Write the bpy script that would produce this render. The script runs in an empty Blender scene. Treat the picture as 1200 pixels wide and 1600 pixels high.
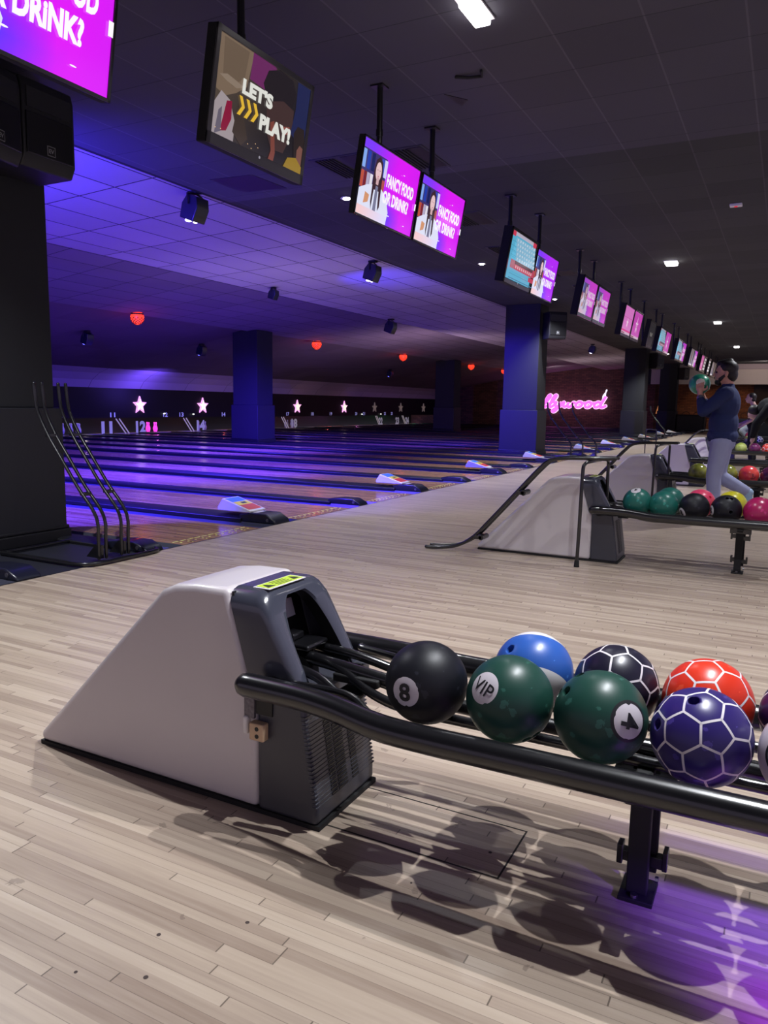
import bpy, bmesh, math, random
from mathutils import Vector, Matrix
random.seed(4)
C = bpy.context.scene.collection
PI = math.pi

def lin(c):
    return tuple((x/12.92 if x <= .04045 else ((x+.055)/1.055)**2.4) for x in [v/255 for v in c])

# ------------------------------------------------------------------ camera
F = 1190.0
A_ = Vector((-2300, -205, F)).normalized()
B_ = Vector((630, -157, F)).normalized()
Xw = -A_
Yw = (B_ - B_.dot(Xw)*Xw).normalized()
Zw = Xw.cross(Yw)
cam_d = bpy.data.cameras.new('camera'); cam = bpy.data.objects.new('camera', cam_d); C.objects.link(cam)
right = Vector((Xw.x, Yw.x, Zw.x)); down = Vector((Xw.y, Yw.y, Zw.y)); fwd = Vector((Xw.z, Yw.z, Zw.z))
M = Matrix((( right.x, -down.x, -fwd.x, 0), (right.y, -down.y, -fwd.y, 0), (right.z, -down.z, -fwd.z, 1.2), (0, 0, 0, 1)))
cam.matrix_world = M
cam_d.sensor_fit = 'VERTICAL'; cam_d.sensor_height = 36; cam_d.lens = F/1600*36
cam_d.clip_start = .05; cam_d.clip_end = 200
bpy.context.scene.camera = cam

# ------------------------------------------------------------------ world, exposure
sc = bpy.context.scene
w = bpy.data.worlds.new('world'); sc.world = w; w.use_nodes = True
w.node_tree.nodes['Background'].inputs[0].default_value = (.42, .36, .50, 1)
w.node_tree.nodes['Background'].inputs[1].default_value = .85
sc.view_settings.view_transform = 'Standard'; sc.view_settings.look = 'None'
sc.view_settings.exposure = 0.0; sc.view_settings.gamma = 1.0
sc.view_settings.use_curve_mapping = False

# ------------------------------------------------------------------ lights
def spot(name, loc, target, power, color=(1, 1, 1), angle=120, size=.05, blend=.5, parent=None):
    d = bpy.data.lights.new(name, 'SPOT'); d.energy = power; d.color = color
    d.spot_size = math.radians(angle); d.spot_blend = blend; d.shadow_soft_size = size
    o = bpy.data.objects.new(name, d); C.objects.link(o)
    o.location = loc
    o.rotation_euler = (Vector(target)-Vector(loc)).to_track_quat('-Z', 'Y').to_euler()
    return o
def point(name, loc, power, color=(1, 1, 1), size=.05):
    d = bpy.data.lights.new(name, 'POINT'); d.energy = power; d.color = color; d.shadow_soft_size = size
    o = bpy.data.objects.new(name, d); C.objects.link(o); o.location = loc
    return o
ZC = 3.70
COOL = (.93, .95, 1.0)
BLUE = (.06, .03, 1.0)
# square ceiling lights over the approach (fixtures built further down)
CEIL_LIGHTS = [(.02, 2.10), (-1.95, 4.87), (-1.95, 14.2), (-1.95, 24.1), (-1.95, 33.4), (.05, 2.80), (.42, 6.3), (.62, 10.2), (.8, 14.6), (1.0, 20.0), (1.1, 27.0), (-1.95, -4.4)]
CEIL_POWER = [350, 90, 330, 330, 330, 350, 170, 400, 420, 420, 400, 200]
for (x, y), pw in zip(CEIL_LIGHTS, CEIL_POWER):
    spot('ceiling_lamp', (x, y, ZC-.07), (x, y, 0), pw, COOL, 112, .018, .7)
# round downlights along the lane edge; first is an unseen addition brightening the floor
SOFFIT_LIGHTS = [(-4.3, 2.3), (-4.97, 8.4), (-4.97, 13.1), (-4.97, 17.9), (-4.97, 22.7), (-4.97, 27.5), (-4.97, 32.2), (-4.97, 37)]
for x, y in SOFFIT_LIGHTS:
    spot('downlight_lamp', (x, y, ZC-.05), (x+.2, y+.3, 0), 560, COOL, 108, .03, .8)
# blue wash over the lanes
for (lx, ly, lz, tx, ty, tz, pw, an) in [
        (-7.2, 3.6, 3.45, -9.0, 6.5, 0, 10000, 125), (-8.5, 10.0, 3.45, -10.0, 10.5, 0, 9500, 120),
        (-12, 15.0, 3.3, -13.0, 16, 0, 7500, 125), (-9, 21.5, 3.4, -11, 22.0, 0, 3000, 115), (-17, 24.5, 2.6, -17, 25, 0, 500, 150)]:
    spot('blue_wash_lamp', (lx, ly, lz), (tx, ty, tz), pw, BLUE, an, .06, .9)
spot('blue_ceiling_lamp', (-7.1, 4.3, 2.7), (-7.4, 6.4, 3.7), 900, (.05, .03, 1), 150, .05, 1)
spot('blue_ceiling_lamp', (-8.2, 12.6, 2.2), (-7.0, 14.3, 3.72), 420, (.05, .03, 1), 70, .05, 1)
spot('blue_ceiling_lamp', (-20.0, 21.0, 1.5), (-21.0, 21.0, 2.0), 110, (.15, .08, 1), 150, .05, 1)
spot('blue_column_lamp', (-8.6, 15.0, 3.2), (-6.0, 18.5, 1.2), 3200, BLUE, 50, .05, .6)
# lamps added outside the picture, source unknown, for the purple glow on the floor
spot('violet_lamp', (2.0, .5, 1.5), (.24, 1.76, 0), 1100, (.20, .06, 1.0), 17, .05, 1)
spot('magenta_lamp', (2.0, .2, 1.3), (.34, 1.44, 0), 700, (.55, .02, 1.0), 11, .05, 1)
# soft glow bouncing about the lane hall
spot('hall_fill_lamp', (-8.5, 12, .6), (-9.5, 13, 3.7), 120, (.80, .66, 1), 160, .5, 1)
spot('hall_fill_lamp', (-10.5, 24, .6), (-13, 26, 3.4), 420, (.85, .62, .8), 165, .5, 1)
spot('hall_fill_lamp', (-9.5, 39, .6), (-10, 40, 3.6), 160, (1, .8, .8), 165, .5, 1)
spot('bulkhead_fill_lamp', (-1.2, 43.0, 3.5), (-1.5, 46, 3.1), 120, (1, .88, .8), 140, .1, 1)  # added fill without a fixture, brightens the beige bulkhead
# ------------------------------------------------------------------ materials
MATS = {}
def mat(name, col, rough=.5, metal=0, emit=None, es=1, coat=0, var=0, vscale=8, spec=.5, bump=0, bscale=60):
    if name in MATS: return MATS[name]
    m = bpy.data.materials.new(name); m.use_nodes = True
    nt = m.node_tree; b = nt.nodes['Principled BSDF']
    c = lin(col)+(1,)
    b.inputs['Base Color'].default_value = c
    b.inputs['Roughness'].default_value = rough; b.inputs['Metallic'].default_value = metal
    b.inputs['Specular IOR Level'].default_value = spec
    b.inputs['Coat Weight'].default_value = coat; b.inputs['Coat Roughness'].default_value = .08
    if emit:
        b.inputs['Emission Color'].default_value = lin(emit)+(1,); b.inputs['Emission Strength'].default_value = es
    tc = nt.nodes.new('ShaderNodeTexCoord')
    if var:
        n = nt.nodes.new('ShaderNodeTexNoise'); n.inputs['Scale'].default_value = vscale; n.inputs['Detail'].default_value = 6
        nt.links.new(tc.outputs['Object'], n.inputs['Vector'])
        mx = nt.nodes.new('ShaderNodeMix'); mx.data_type = 'RGBA'
        mx.inputs[6].default_value = tuple(max(0, v*(1-var)) for v in c[:3])+(1,)
        mx.inputs[7].default_value = tuple(min(1, v*(1+var)) for v in c[:3])+(1,)
        nt.links.new(n.outputs[0], mx.inputs[0]); nt.links.new(mx.outputs[2], b.inputs['Base Color'])
    if bump:
        n2 = nt.nodes.new('ShaderNodeTexNoise'); n2.inputs['Scale'].default_value = bscale
        nt.links.new(tc.outputs['Object'], n2.inputs['Vector'])
        bp = nt.nodes.new('ShaderNodeBump'); bp.inputs['Strength'].default_value = bump; bp.inputs['Distance'].default_value = .002
        nt.links.new(n2.outputs[0], bp.inputs['Height']); nt.links.new(bp.outputs[0], b.inputs['Normal'])
    MATS[name] = m
    return m

class NB:
    """tiny node helper"""
    def __init__(s, name):
        s.m = bpy.data.materials.new(name); s.m.use_nodes = True; s.nt = s.m.node_tree
        s.b = s.nt.nodes['Principled BSDF']
        s.tc = s.nt.nodes.new('ShaderNodeTexCoord').outputs['Object']
    def link(s, a, b): s.nt.links.new(a, b)
    def math(s, op, a, b=None, c=None):
        n = s.nt.nodes.new('ShaderNodeMath'); n.operation = op
        for i, v in enumerate((a, b, c)):
            if v is None: continue
            if hasattr(v, 'default_value') or hasattr(v, 'links'): s.link(v, n.inputs[i])
            else: n.inputs[i].default_value = v
        return n.outputs[0]
    def sep(s, v):
        n = s.nt.nodes.new('ShaderNodeSeparateXYZ'); s.link(v, n.inputs[0]); return n.outputs
    def comb(s, x, y, z=0):
        n = s.nt.nodes.new('ShaderNodeCombineXYZ')
        for i, v in enumerate((x, y, z)):
            if hasattr(v, 'links'): s.link(v, n.inputs[i])
            else: n.inputs[i].default_value = v
        return n.outputs[0]
    def white(s, v):
        n = s.nt.nodes.new('ShaderNodeTexWhiteNoise'); n.noise_dimensions = '2D'; s.link(v, n.inputs['Vector']); return n.outputs['Value']
    def noise(s, v, scale, detail=4):
        n = s.nt.nodes.new('ShaderNodeTexNoise'); n.inputs['Scale'].default_value = scale; n.inputs['Detail'].default_value = detail
        s.link(v, n.inputs['Vector']); return n.outputs[0]
    def ramp(s, f, stops):
        n = s.nt.nodes.new('ShaderNodeValToRGB'); el = n.color_ramp.elements
        while len(el) < len(stops): el.new(.5)
        for e, (p, c) in zip(el, stops): e.position = p; e.color = lin(c)+(1,)
        s.link(f, n.inputs[0]); return n.outputs[0]
    def mix(s, f, a, b, mode='MIX'):
        n = s.nt.nodes.new('ShaderNodeMix'); n.data_type = 'RGBA'; n.blend_type = mode
        for i, v in ((0, f), (6, a), (7, b)):
            if hasattr(v, 'links'): s.link(v, n.inputs[i])
            elif isinstance(v, tuple): n.inputs[i].default_value = lin(v)+(1,)
            else: n.inputs[i].default_value = v
        return n.outputs[2]

def plank_mat(name, bw, bl, stops, rough, seam=.05, seamcol=(60, 48, 40), dirt=.35, rmin=.0):
    n = NB(name)
    x, y, z = n.sep(n.tc)
    ry = n.math('DIVIDE', y, bw); row = n.math('FLOOR', ry)
    off = n.math('MULTIPLY', n.white(n.comb(row, 3.7)), bl*7)
    rx = n.math('DIVIDE', n.math('ADD', x, off), bl); col = n.math('FLOOR', rx)
    fy = n.math('FRACT', ry); fx = n.math('FRACT', rx)
    v = n.white(n.comb(row, col))
    grain = n.noise(n.comb(n.math('MULTIPLY', x, 2.5), n.math('MULTIPLY', y, 55), v), 1.6, 6)
    big = n.noise(n.tc, 1.3, 3)
    f = n.math('ADD', n.math('MULTIPLY', v, .42), n.math('ADD', n.math('MULTIPLY', grain, .42), n.math('MULTIPLY', big, .22)))
    base = n.ramp(f, stops)
    sy = n.math('LESS_THAN', fy, seam); sx = n.math('LESS_THAN', fx, .0035/bl*1.0)
    # seams appear only along part of the boards
    sv = n.math('GREATER_THAN', n.white(n.comb(n.math('ADD', row, 11.3), col)), .35)
    s1 = n.math('MAXIMUM', n.math('MULTIPLY', n.math('MULTIPLY', sy, sv), .5), n.math('MULTIPLY', sx, .75))
    c = n.mix(s1, base, seamcol)
    dn = n.noise(n.tc, 9, 8)
    dm = n.math('MULTIPLY', n.math('GREATER_THAN', dn, .70), dirt)
    c = n.mix(dm, c, (70, 58, 52))
    n.link(c, n.b.inputs['Base Color'])
    r = n.math('ADD', n.math('MULTIPLY', grain, .12), rough-.06)
    n.link(r, n.b.inputs['Roughness'])
    n.b.inputs['Specular IOR Level'].default_value = .5
    return n.m

M_FLOOR = plank_mat('approach maple boards', .029, .85, [(.2, (140, 121, 106)), (.42, (161, 144, 128)), (.62, (178, 161, 143)), (.9, (193, 178, 160))], .34)
M_LANE = plank_mat('lane boards', .027, 1.6, [(.2, (120, 84, 56)), (.5, (158, 118, 82)), (.8, (186, 150, 112))], .20, .04)

def tile_mat(name, tx, ty, ox, oy, col, seamx, seamy, wx=.012, wy=.008, var=.12, rough=.9):
    n = NB(name)
    x, y, z = n.sep(n.tc)
    rx = n.math('DIVIDE', n.math('ADD', x, ox), tx); ry = n.math('DIVIDE', n.math('ADD', y, oy), ty)
    fx = n.math('FRACT', rx); fy = n.math('FRACT', ry)
    v = n.white(n.comb(n.math('FLOOR', rx), n.math('FLOOR', ry)))
    f = n.math('ADD', n.math('MULTIPLY', v, .5), n.math('MULTIPLY', n.noise(n.tc, .8, 3), .5))
    lo = tuple(int(c*(1-var)) for c in col); hi = tuple(min(255, int(c*(1+var))) for c in col)
    base = n.ramp(f, [(.2, lo), (.8, hi)])
    c = n.mix(n.math('LESS_THAN', fx, wx/tx), base, seamx)
    c = n.mix(n.math('LESS_THAN', fy, wy/ty), c, seamy)
    n.link(c, n.b.inputs['Base Color']); n.b.inputs['Roughness'].default_value = rough
    return n.m
M_CEIL = tile_mat('dark ceiling tiles', .59, .59, .43, 1.06, (72, 70, 80), (90, 88, 98), (44, 42, 50), .014, .008, .06)
M_CEIL_FAR = tile_mat('black ceiling tiles', .59, .59, .43, 1.06, (54, 54, 56), (72, 71, 74), (34, 34, 36), .014, .008, .1)
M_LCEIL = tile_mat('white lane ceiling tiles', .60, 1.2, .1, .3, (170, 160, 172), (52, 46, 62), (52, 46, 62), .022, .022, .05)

def brick_mat(name, c1, c2, mortar, sc_=1.0, horiz='x'):
    n = NB(name)
    x, y, z = n.sep(n.tc)
    br = n.nt.nodes.new('ShaderNodeTexBrick')
    n.link(n.comb(x if horiz == 'x' else y, z), br.inputs['Vector'])
    br.inputs['Color1'].default_value = lin(c1)+(1,); br.inputs['Color2'].default_value = lin(c2)+(1,)
    br.inputs['Mortar'].default_value = lin(mortar)+(1,); br.inputs['Scale'].default_value = 1
    br.inputs['Brick Width'].default_value = .30*sc_; br.inputs['Row Height'].default_value = .10*sc_
    br.inputs['Mortar Size'].default_value = .009*sc_
    n.link(br.outputs[0], n.b.inputs['Base Color']); n.b.inputs['Roughness'].default_value = .85
    return n.m
M_BRICK = brick_mat('dark red brick', (104, 62, 60), (74, 42, 44), (38, 26, 28))
M_BRICKW = brick_mat('warm brick', (150, 92, 58), (116, 70, 46), (80, 56, 42))

M_BLK = mat('black powder coated steel', (16, 16, 19), .28, 0, coat=.6)
M_BLKM = mat('matt black', (15, 15, 17), .7)
M_COL = mat('charcoal column paint', (22, 23, 29), .75, var=.12, vscale=3)
M_COLF = mat('charcoal column foot paint', (26, 26, 33), .6, var=.12, vscale=3)
M_GREY = mat('light grey hood plastic', (206, 199, 201), .34, coat=.35, var=.035, vscale=2.5, bump=.05, bscale=200)
M_DARK = mat('dark slate plastic', (62, 64, 76), .22, coat=.6, bump=.08, bscale=300)
M_DARK2 = mat('dark slate base plastic', (58, 59, 68), .38, coat=.1, bump=.15, bscale=250)
M_CAV = mat('black cavity', (6, 6, 8), .5)  # plain black; also carries the shade of openings in its colour
M_RED = mat('red lamp lens', (170, 20, 40), .3, emit=(255, 30, 60), es=.6)
M_LABEL = mat('warning label green', (190, 215, 60), .4)
M_WHITE = mat('white plastic', (225, 222, 222), .35, coat=.2)
M_PAPER = mat('white sticker paper', (200, 195, 205), .5)
M_WOODB = mat('pale wood block', (206, 176, 142), .6, var=.12, vscale=30)
M_STEEL = mat('bare steel', (150, 150, 155), .35, 1)
M_CAP = mat('black lane capping', (18, 18, 22), .45)
M_GUT = mat('grey gutter', (72, 74, 88), .3)
M_MASK = mat('black masking panel', (13, 12, 16), .6)
M_BEZ = mat('gloss black television bezel', (12, 12, 14), .15, coat=.5)
M_BEZG = mat('dark grey television bezel', (58, 56, 58), .3, coat=.3)
M_LAMP = mat('lit lamp diffuser', (255, 255, 255), .4, emit=(255, 250, 252), es=9)
M_LAMPS = mat('lit downlight lens', (255, 255, 255), .4, emit=(255, 250, 250), es=14)
M_LIGHTW = mat('beam lens', (255, 255, 255), .4, emit=(225, 225, 255), es=5)
M_STAR = mat('star outline glow', (250, 190, 240), .5, emit=(250, 170, 235), es=1.3)
M_STARC = mat('star core glow', (255, 245, 200), .5, emit=(255, 240, 190), es=1.6)
M_STARD = mat('unlit star faint glow', (120, 105, 105), .5, emit=(150, 130, 125), es=.25)  # faint glow put into the faces of the unlit stars
M_REDG = mat('red beacon glow', (255, 60, 40), .4, emit=(255, 62, 38), es=1.6)
M_NEON = mat('pink neon', (255, 100, 220), .4, emit=(255, 92, 225), es=1.7)
M_NEONC = mat('pale neon rim', (255, 210, 250), .4, emit=(255, 215, 250), es=1.3)
M_NAVYB = mat('blue black housing', (20, 22, 40), .35, coat=.3)

# ------------------------------------------------------------------ mesh builder
class MB:
    def __init__(s): s.v = []; s.f = []; s.m = []; s.col = []
    def add(s, vs, fs, mi=0, T=None):
        o = len(s.v)
        for p in vs:
            p = Vector(p)
            s.v.append(T @ p if T is not None else p)
        for f in fs: s.f.append([i+o for i in f]); s.m.append(mi)
        return s
    def box(s, x0, x1, y0, y1, z0, z1, mi=0, T=None):
        vs = [(x, y, z) for x in (x0, x1) for y in (y0, y1) for z in (z0, z1)]
        return s.add(vs, [(0, 1, 3, 2), (4, 6, 7, 5), (0, 4, 5, 1), (2, 3, 7, 6), (0, 2, 6, 4), (1, 5, 7, 3)], mi, T)
    def prism(s, poly, axis, a0, a1, mi=0, T=None):
        n = len(poly)
        def P(u, v, w): return {'y': (u, w, v), 'x': (w, u, v), 'z': (u, v, w)}[axis]
        vs = [P(u, v, a0) for u, v in poly]+[P(u, v, a1) for u, v in poly]
        fs = [list(range(n))[::-1], list(range(n, 2*n))]+[(i, (i+1) % n, n+(i+1) % n, n+i) for i in range(n)]
        return s.add(vs, fs, mi, T)
    def cyl(s, p0, p1, r0, r1=None, seg=20, mi=0, cap=True):
        r1 = r0 if r1 is None else r1
        p0 = Vector(p0); p1 = Vector(p1); d = (p1-p0).normalized()
        a = d.orthogonal().normalized(); b = d.cross(a)
        vs = [p0+(a*math.cos(t)+b*math.sin(t))*r0 for t in [2*PI*i/seg for i in range(seg)]]
        vs += [p1+(a*math.cos(t)+b*math.sin(t))*r1 for t in [2*PI*i/seg for i in range(seg)]]
        fs = [(i, (i+1) % seg, seg+(i+1) % seg, seg+i) for i in range(seg)]
        if cap: fs += [list(range(seg))[::-1], list(range(seg, 2*seg))]
        return s.add(vs, fs, mi)
    def tube(s, pts, r, seg=14, mi=0, cap=True, rounded=True):
        pts = [Vector(p) for p in pts]; n = len(pts)
        rs = [r]*n if not isinstance(r, (list, tuple)) else list(r)
        if rounded and cap:   # domed ends
            d0 = (pts[0]-pts[1]).normalized(); d1 = (pts[-1]-pts[-2]).normalized()
            pre = [(pts[0]+d0*rs[0]*math.sin(a), rs[0]*math.cos(a)) for a in (1.35, 1.0, .5)]
            post = [(pts[-1]+d1*rs[-1]*math.sin(a), rs[-1]*math.cos(a)) for a in (.5, 1.0, 1.35)]
            pts = [p for p, _ in pre]+pts+[p for p, _ in post]; rs = [q for _, q in pre]+rs+[q for _, q in post]; n = len(pts)
        vs = []; a = None
        for i, p in enumerate(pts):
            t = (pts[min(i+1, n-1)]-pts[max(i-1, 0)]).normalized()
            a = t.orthogonal().normalized() if a is None else (a-a.dot(t)*t).normalized()
            b = t.cross(a)
            vs += [p+(a*math.cos(2*PI*k/seg)+b*math.sin(2*PI*k/seg))*rs[i] for k in range(seg)]
        fs = [(i*seg+k, i*seg+(k+1) % seg, (i+1)*seg+(k+1) % seg, (i+1)*seg+k) for i in range(n-1) for k in range(seg)]
        if cap: fs += [list(range(seg))[::-1], list(range((n-1)*seg, n*seg))]
        return s.add(vs, fs, mi)
    def sphere(s, c, r, seg=24, rings=14, mi=0, T=None):
        R = r if isinstance(r, (tuple, list)) else (r, r, r)
        vs = [(c[0], c[1], c[2]+R[2])]
        for i in range(1, rings):
            a = PI*i/rings
            vs += [(c[0]+R[0]*math.sin(a)*math.cos(2*PI*k/seg), c[1]+R[1]*math.sin(a)*math.sin(2*PI*k/seg), c[2]+R[2]*math.cos(a)) for k in range(seg)]
        vs.append((c[0], c[1], c[2]-R[2])); L = len(vs)-1
        fs = [(0, 1+k, 1+(k+1) % seg) for k in range(seg)]
        for i in range(rings-2):
            o = 1+i*seg
            fs += [(o+k, o+seg+k, o+seg+(k+1) % seg, o+(k+1) % seg) for k in range(seg)]
        o = 1+(rings-2)*seg
        fs += [(o+k, L, o+(k+1) % seg) for k in range(seg)]
        return s.add(vs, fs, mi, T)
    def build(s, name, mats, parent=None, smooth=None, bevel=0, bseg=3, auto=35):
        me = bpy.data.meshes.new(name); me.from_pydata([tuple(v) for v in s.v], [], s.f); me.update()
        if not isinstance(mats, (list, tuple)): mats = [mats]
        for m in mats: me.materials.append(m)
        for p, mi in zip(me.polygons, s.m): p.material_index = mi
        bm = bmesh.new(); bm.from_mesh(me); bmesh.ops.recalc_face_normals(bm, faces=bm.faces)
        if smooth is None: smooth = True
        ang = math.radians(auto)
        for f in bm.faces: f.smooth = smooth
        for e in bm.edges:
            if len(e.link_faces) == 2: e.smooth = e.calc_face_angle(0) < ang
            else: e.smooth = False
        bm.to_mesh(me); bm.free()
        o = bpy.data.objects.new(name, me); C.objects.link(o)
        if parent: o.parent = parent
        if bevel:
            bv = o.modifiers.new('bevel', 'BEVEL'); bv.width = bevel; bv.segments = bseg; bv.limit_method = 'ANGLE'; bv.angle_limit = math.radians(40)
            bv.harden_normals = False
            for f in me.polygons: f.use_smooth = True
        return o

def spline(P, n=6, closed=False):
    P = [Vector(p) for p in P]; out = []
    N = len(P)
    for i in range(N-1):
        p0 = P[max(i-1, 0)]; p1 = P[i]; p2 = P[i+1]; p3 = P[min(i+2, N-1)]
        for k in range(n):
            t = k/n
            out.append(.5*((2*p1)+(-p0+p2)*t+(2*p0-5*p1+4*p2-p3)*t*t+(-p0+3*p1-3*p2+p3)*t**3))
    out.append(P[-1]); return out

def thing(name, label, cat, loc=(0, 0, 0), rz=0, group=None):
    o = bpy.data.objects.new(name, None); C.objects.link(o); o.empty_display_size = .1
    o.location = loc; o.rotation_euler = (0, 0, rz); o['label'] = label; o['category'] = cat
    if group: o['group'] = group
    return o
def tag(o, label, cat, group=None, kind=None):
    o['label'] = label; o['category'] = cat
    if group: o['group'] = group
    if kind: o['kind'] = kind
    return o
def struct(o): o['kind'] = 'structure'; return o
KIDS = {}
def copy_tree(o, parent=None):
    c = o.copy(); C.objects.link(c)
    if parent is not None: c.parent = parent
    for ch in list(o.children): copy_tree(ch, c)
    return c
def dup(o, loc, label=None, rz=None):
    c = copy_tree(o); c.location = loc
    if rz is not None: c.rotation_euler = (0, 0, rz)
    if label: c['label'] = label
    return c
ORD = ['nearest', 'second', 'third', 'fourth', 'fifth', 'sixth', 'seventh', 'eighth', 'ninth', 'tenth', 'eleventh', 'twelfth', 'thirteenth', 'fourteenth', 'fifteenth', 'sixteenth']

_glyph = {}
def text_mesh(s, bold=.02):
    """triangulated 2D outline of a word, scaled to a 1 x 1 box: (verts, faces, aspect)"""
    if (s, bold) in _glyph: return _glyph[(s, bold)]
    cu = bpy.data.curves.new('t', 'FONT'); cu.body = s; cu.size = 1; cu.offset = bold; cu.resolution_u = 3
    o = bpy.data.objects.new('t', cu); C.objects.link(o)
    dg = bpy.context.evaluated_depsgraph_get(); dg.update()
    me = o.evaluated_get(dg).to_mesh()
    vs = [(v.co.x, v.co.y) for v in me.vertices]; fs = [list(p.vertices) for p in me.polygons]
    o.evaluated_get(dg).to_mesh_clear()
    bpy.data.objects.remove(o); bpy.data.curves.remove(cu)
    x0 = min(v[0] for v in vs); x1 = max(v[0] for v in vs); y0 = min(v[1] for v in vs); y1 = max(v[1] for v in vs)
    vs = [((x-x0)/(x1-x0), (y-y0)/(y1-y0)) for x, y in vs]
    _glyph[(s, bold)] = (vs, fs, (x1-x0)/(y1-y0))
    return _glyph[(s, bold)]

# ================================================================== THE SETTING
GROUPS = [-10.5, 4.5, 19.5, 34.5]          # each group of eight lanes starts here; a metre for the columns before it
FX = -4.42                                  # foul line
o = struct(MB().box(FX, 3.4, -6, 46.4, -.05, 0).build('floor', M_FLOOR))
# trapdoor panel in the approach boards in front of the first hood
mb = MB()
for (x0, x1, y0, y1) in [(-1.09, -.563, 1.742, 1.747), (-.566, -.561, 1.742, 1.995), (-1.09, -.563, 1.990, 1.995)]:
    mb.box(x0, x1, y0, y1, -.001, .0006)
struct(mb.build('trim_1', mat('panel gap', (28, 22, 20), .8)))
mb = MB()
for x, y, r_ in [(-1.10, 1.06, .0055), (-1.17, 1.17, .005), (-1.02, 1.30, .005), (-.62, 1.845, .005), (-1.24, 1.0, .004), (-.75, 1.62, .003), (-.3, 1.2, .004)]:
    mb.cyl((x, y, -.001), (x, y, .0005), r_, seg=14)
struct(mb.build('trim_8', mat('dark plug', (58, 44, 40), .6)))
# lanes with gutters
def lanes(y0, nm):
    prof = []
    for j in range(4):
        pc = y0+1.73+3.46*j
        for s_ in (-1, 1):
            c = pc+s_*.865; a = c-.533; b = c+.533
            prof += [(a-.235, 0, 1)]
            prof += [(a-.1175-.1175*math.cos(t), -.075*math.sin(t), 1) for t in (.5, 1.0, 1.57, 2.14, 2.64)]
            prof += [(a, 0, 0), (b, 0, 1)]
            prof += [(b+.1175-.1175*math.cos(t), -.075*math.sin(t), 1) for t in (.5, 1.0, 1.57, 2.14, 2.64)]
            prof += [(b+.235, 0, 2)]
    prof = [(y0, 0, 2)]+prof+[(y0+13.84, 0, 2)]
    n = len(prof); vs = [(FX, p[0], p[1]) for p in prof]+[(-22.6, p[0], p[1]) for p in prof]
    mb = MB()
    for i in range(n-1):
        mb.add([vs[i], vs[i+1], vs[n+i+1], vs[n+i]], [(0, 1, 2, 3)], prof[i][2])
    return struct(mb.build(nm, [M_LANE, M_GUT, M_CAP], smooth=False))
for g in GROUPS: lanes(g, 'floor')
mb = MB()
for g in GROUPS[1:]: mb.box(-22.6, FX, g-1.16, g, -.05, -.002)
mb.box(-22.6, FX, 48.34, 48.5, -.05, -.002)
struct(mb.build('floor', mat('dark strip between lane groups', (34, 35, 44), .45)))
struct(MB().box(FX-.006, FX+.006, -6, 48.3, -.01, .0012).build('trim_2', mat('foul line', (20, 20, 26), .4)))
# ceiling of the approach: the nearer field is a lighter tile
struct(MB().box(-6.45, 3.4, -6, 8.0, ZC, ZC+.06).build('ceiling', M_CEIL))
struct(MB().box(-6.45, 3.4, 8.0, 50, ZC, ZC+.06).build('ceiling', M_CEIL_FAR))
struct(MB().box(-6.50, -6.45, -6, 48.5, ZC-.002, ZC+.35).build('trim_3', M_COL))
# stepped lane ceiling; farther facets carry their shade in the tile colour
prof = [(-6.44, 3.76), (-10.1, 3.55), (-10.14, 3.80), (-10.9, 3.72), (-14.35, 3.30), (-14.4, 3.36), (-20.5, 2.28)]
def strip(prof, y0, y1, nm, m, th=.04):
    mb = MB()
    for (xa, za), (xb, zb) in zip(prof[:-1], prof[1:]):
        mb.add([(xa, y0, za), (xa, y1, za), (xb, y1, zb), (xb, y0, zb), (xa, y0, za+th), (xa, y1, za+th), (xb, y1, zb+th), (xb, y0, zb+th)],
               [(0, 1, 2, 3), (4, 7, 6, 5), (0, 3, 7, 4), (1, 5, 6, 2)])
    return struct(mb.build(nm, m, smooth=False))
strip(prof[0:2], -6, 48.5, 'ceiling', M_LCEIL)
strip(prof[2:5], -6, 48.5, 'ceiling', tile_mat('shaded lane ceiling tiles', .60, 1.2, .1, .3, (120, 108, 124), (50, 44, 60), (50, 44, 60), .02, .02, .05))
strip(prof[5:7], -6, 48.5, 'ceiling', tile_mat('shaded smooth lane ceiling', 1.2, 1.2, .1, .3, (104, 90, 100), (92, 80, 90), (92, 80, 90), .01, .01, .06))
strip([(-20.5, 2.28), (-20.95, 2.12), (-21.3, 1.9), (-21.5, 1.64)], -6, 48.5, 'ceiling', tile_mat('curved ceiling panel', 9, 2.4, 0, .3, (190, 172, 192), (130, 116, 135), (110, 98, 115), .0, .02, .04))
# masking above the pins, pit walls
struct(MB().box(-21.56, -21.5, -6, 48.5, .58, 1.66).build('wall_back', M_MASK))
struct(MB().box(-23.4, -23.3, -6, 48.5, -.05, 1.2).build('wall_back', M_CAV))
# side brick wall with the neon sign, and the rear of the room
struct(MB().box(-23.4, -7.1, 48.5, 48.62, -.05, 4.2).build('wall_side', M_BRICK))
struct(MB().box(-7.0, 3.4, 46.0, 46.15, 2.62, ZC).build('wall_bulkhead', mat('beige plaster', (196, 180, 172), .8, var=.04)))
struct(MB().box(-7.0, 3.4, 45.9, 46.0, 3.42, ZC).build('trim_4', mat('mauve plaster', (168, 150, 152), .8)))
struct(MB().box(-7.2, 3.4, 50.0, 50.12, -.05, 3.0).build('wall_far', M_BRICKW))
struct(MB().box(-7.25, -7.1, 48.6, 50.12, -.05, 4.2).build('wall_return', M_BRICK))
struct(MB().box(-7.2, -5.9, 46.1, 46.2, 2.6, 4.2).build('wall_infill', M_COL))
struct(MB().box(-7.1, 3.4, 46.4, 50, -.05, -.001).build('floor', mat('dark carpet', (46, 38, 40), .95, var=.2)))
struct(MB().box(-7.0, 3.4, 46.15, 50, 2.95, 3.02).build('ceiling', M_CEIL_FAR))

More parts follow.
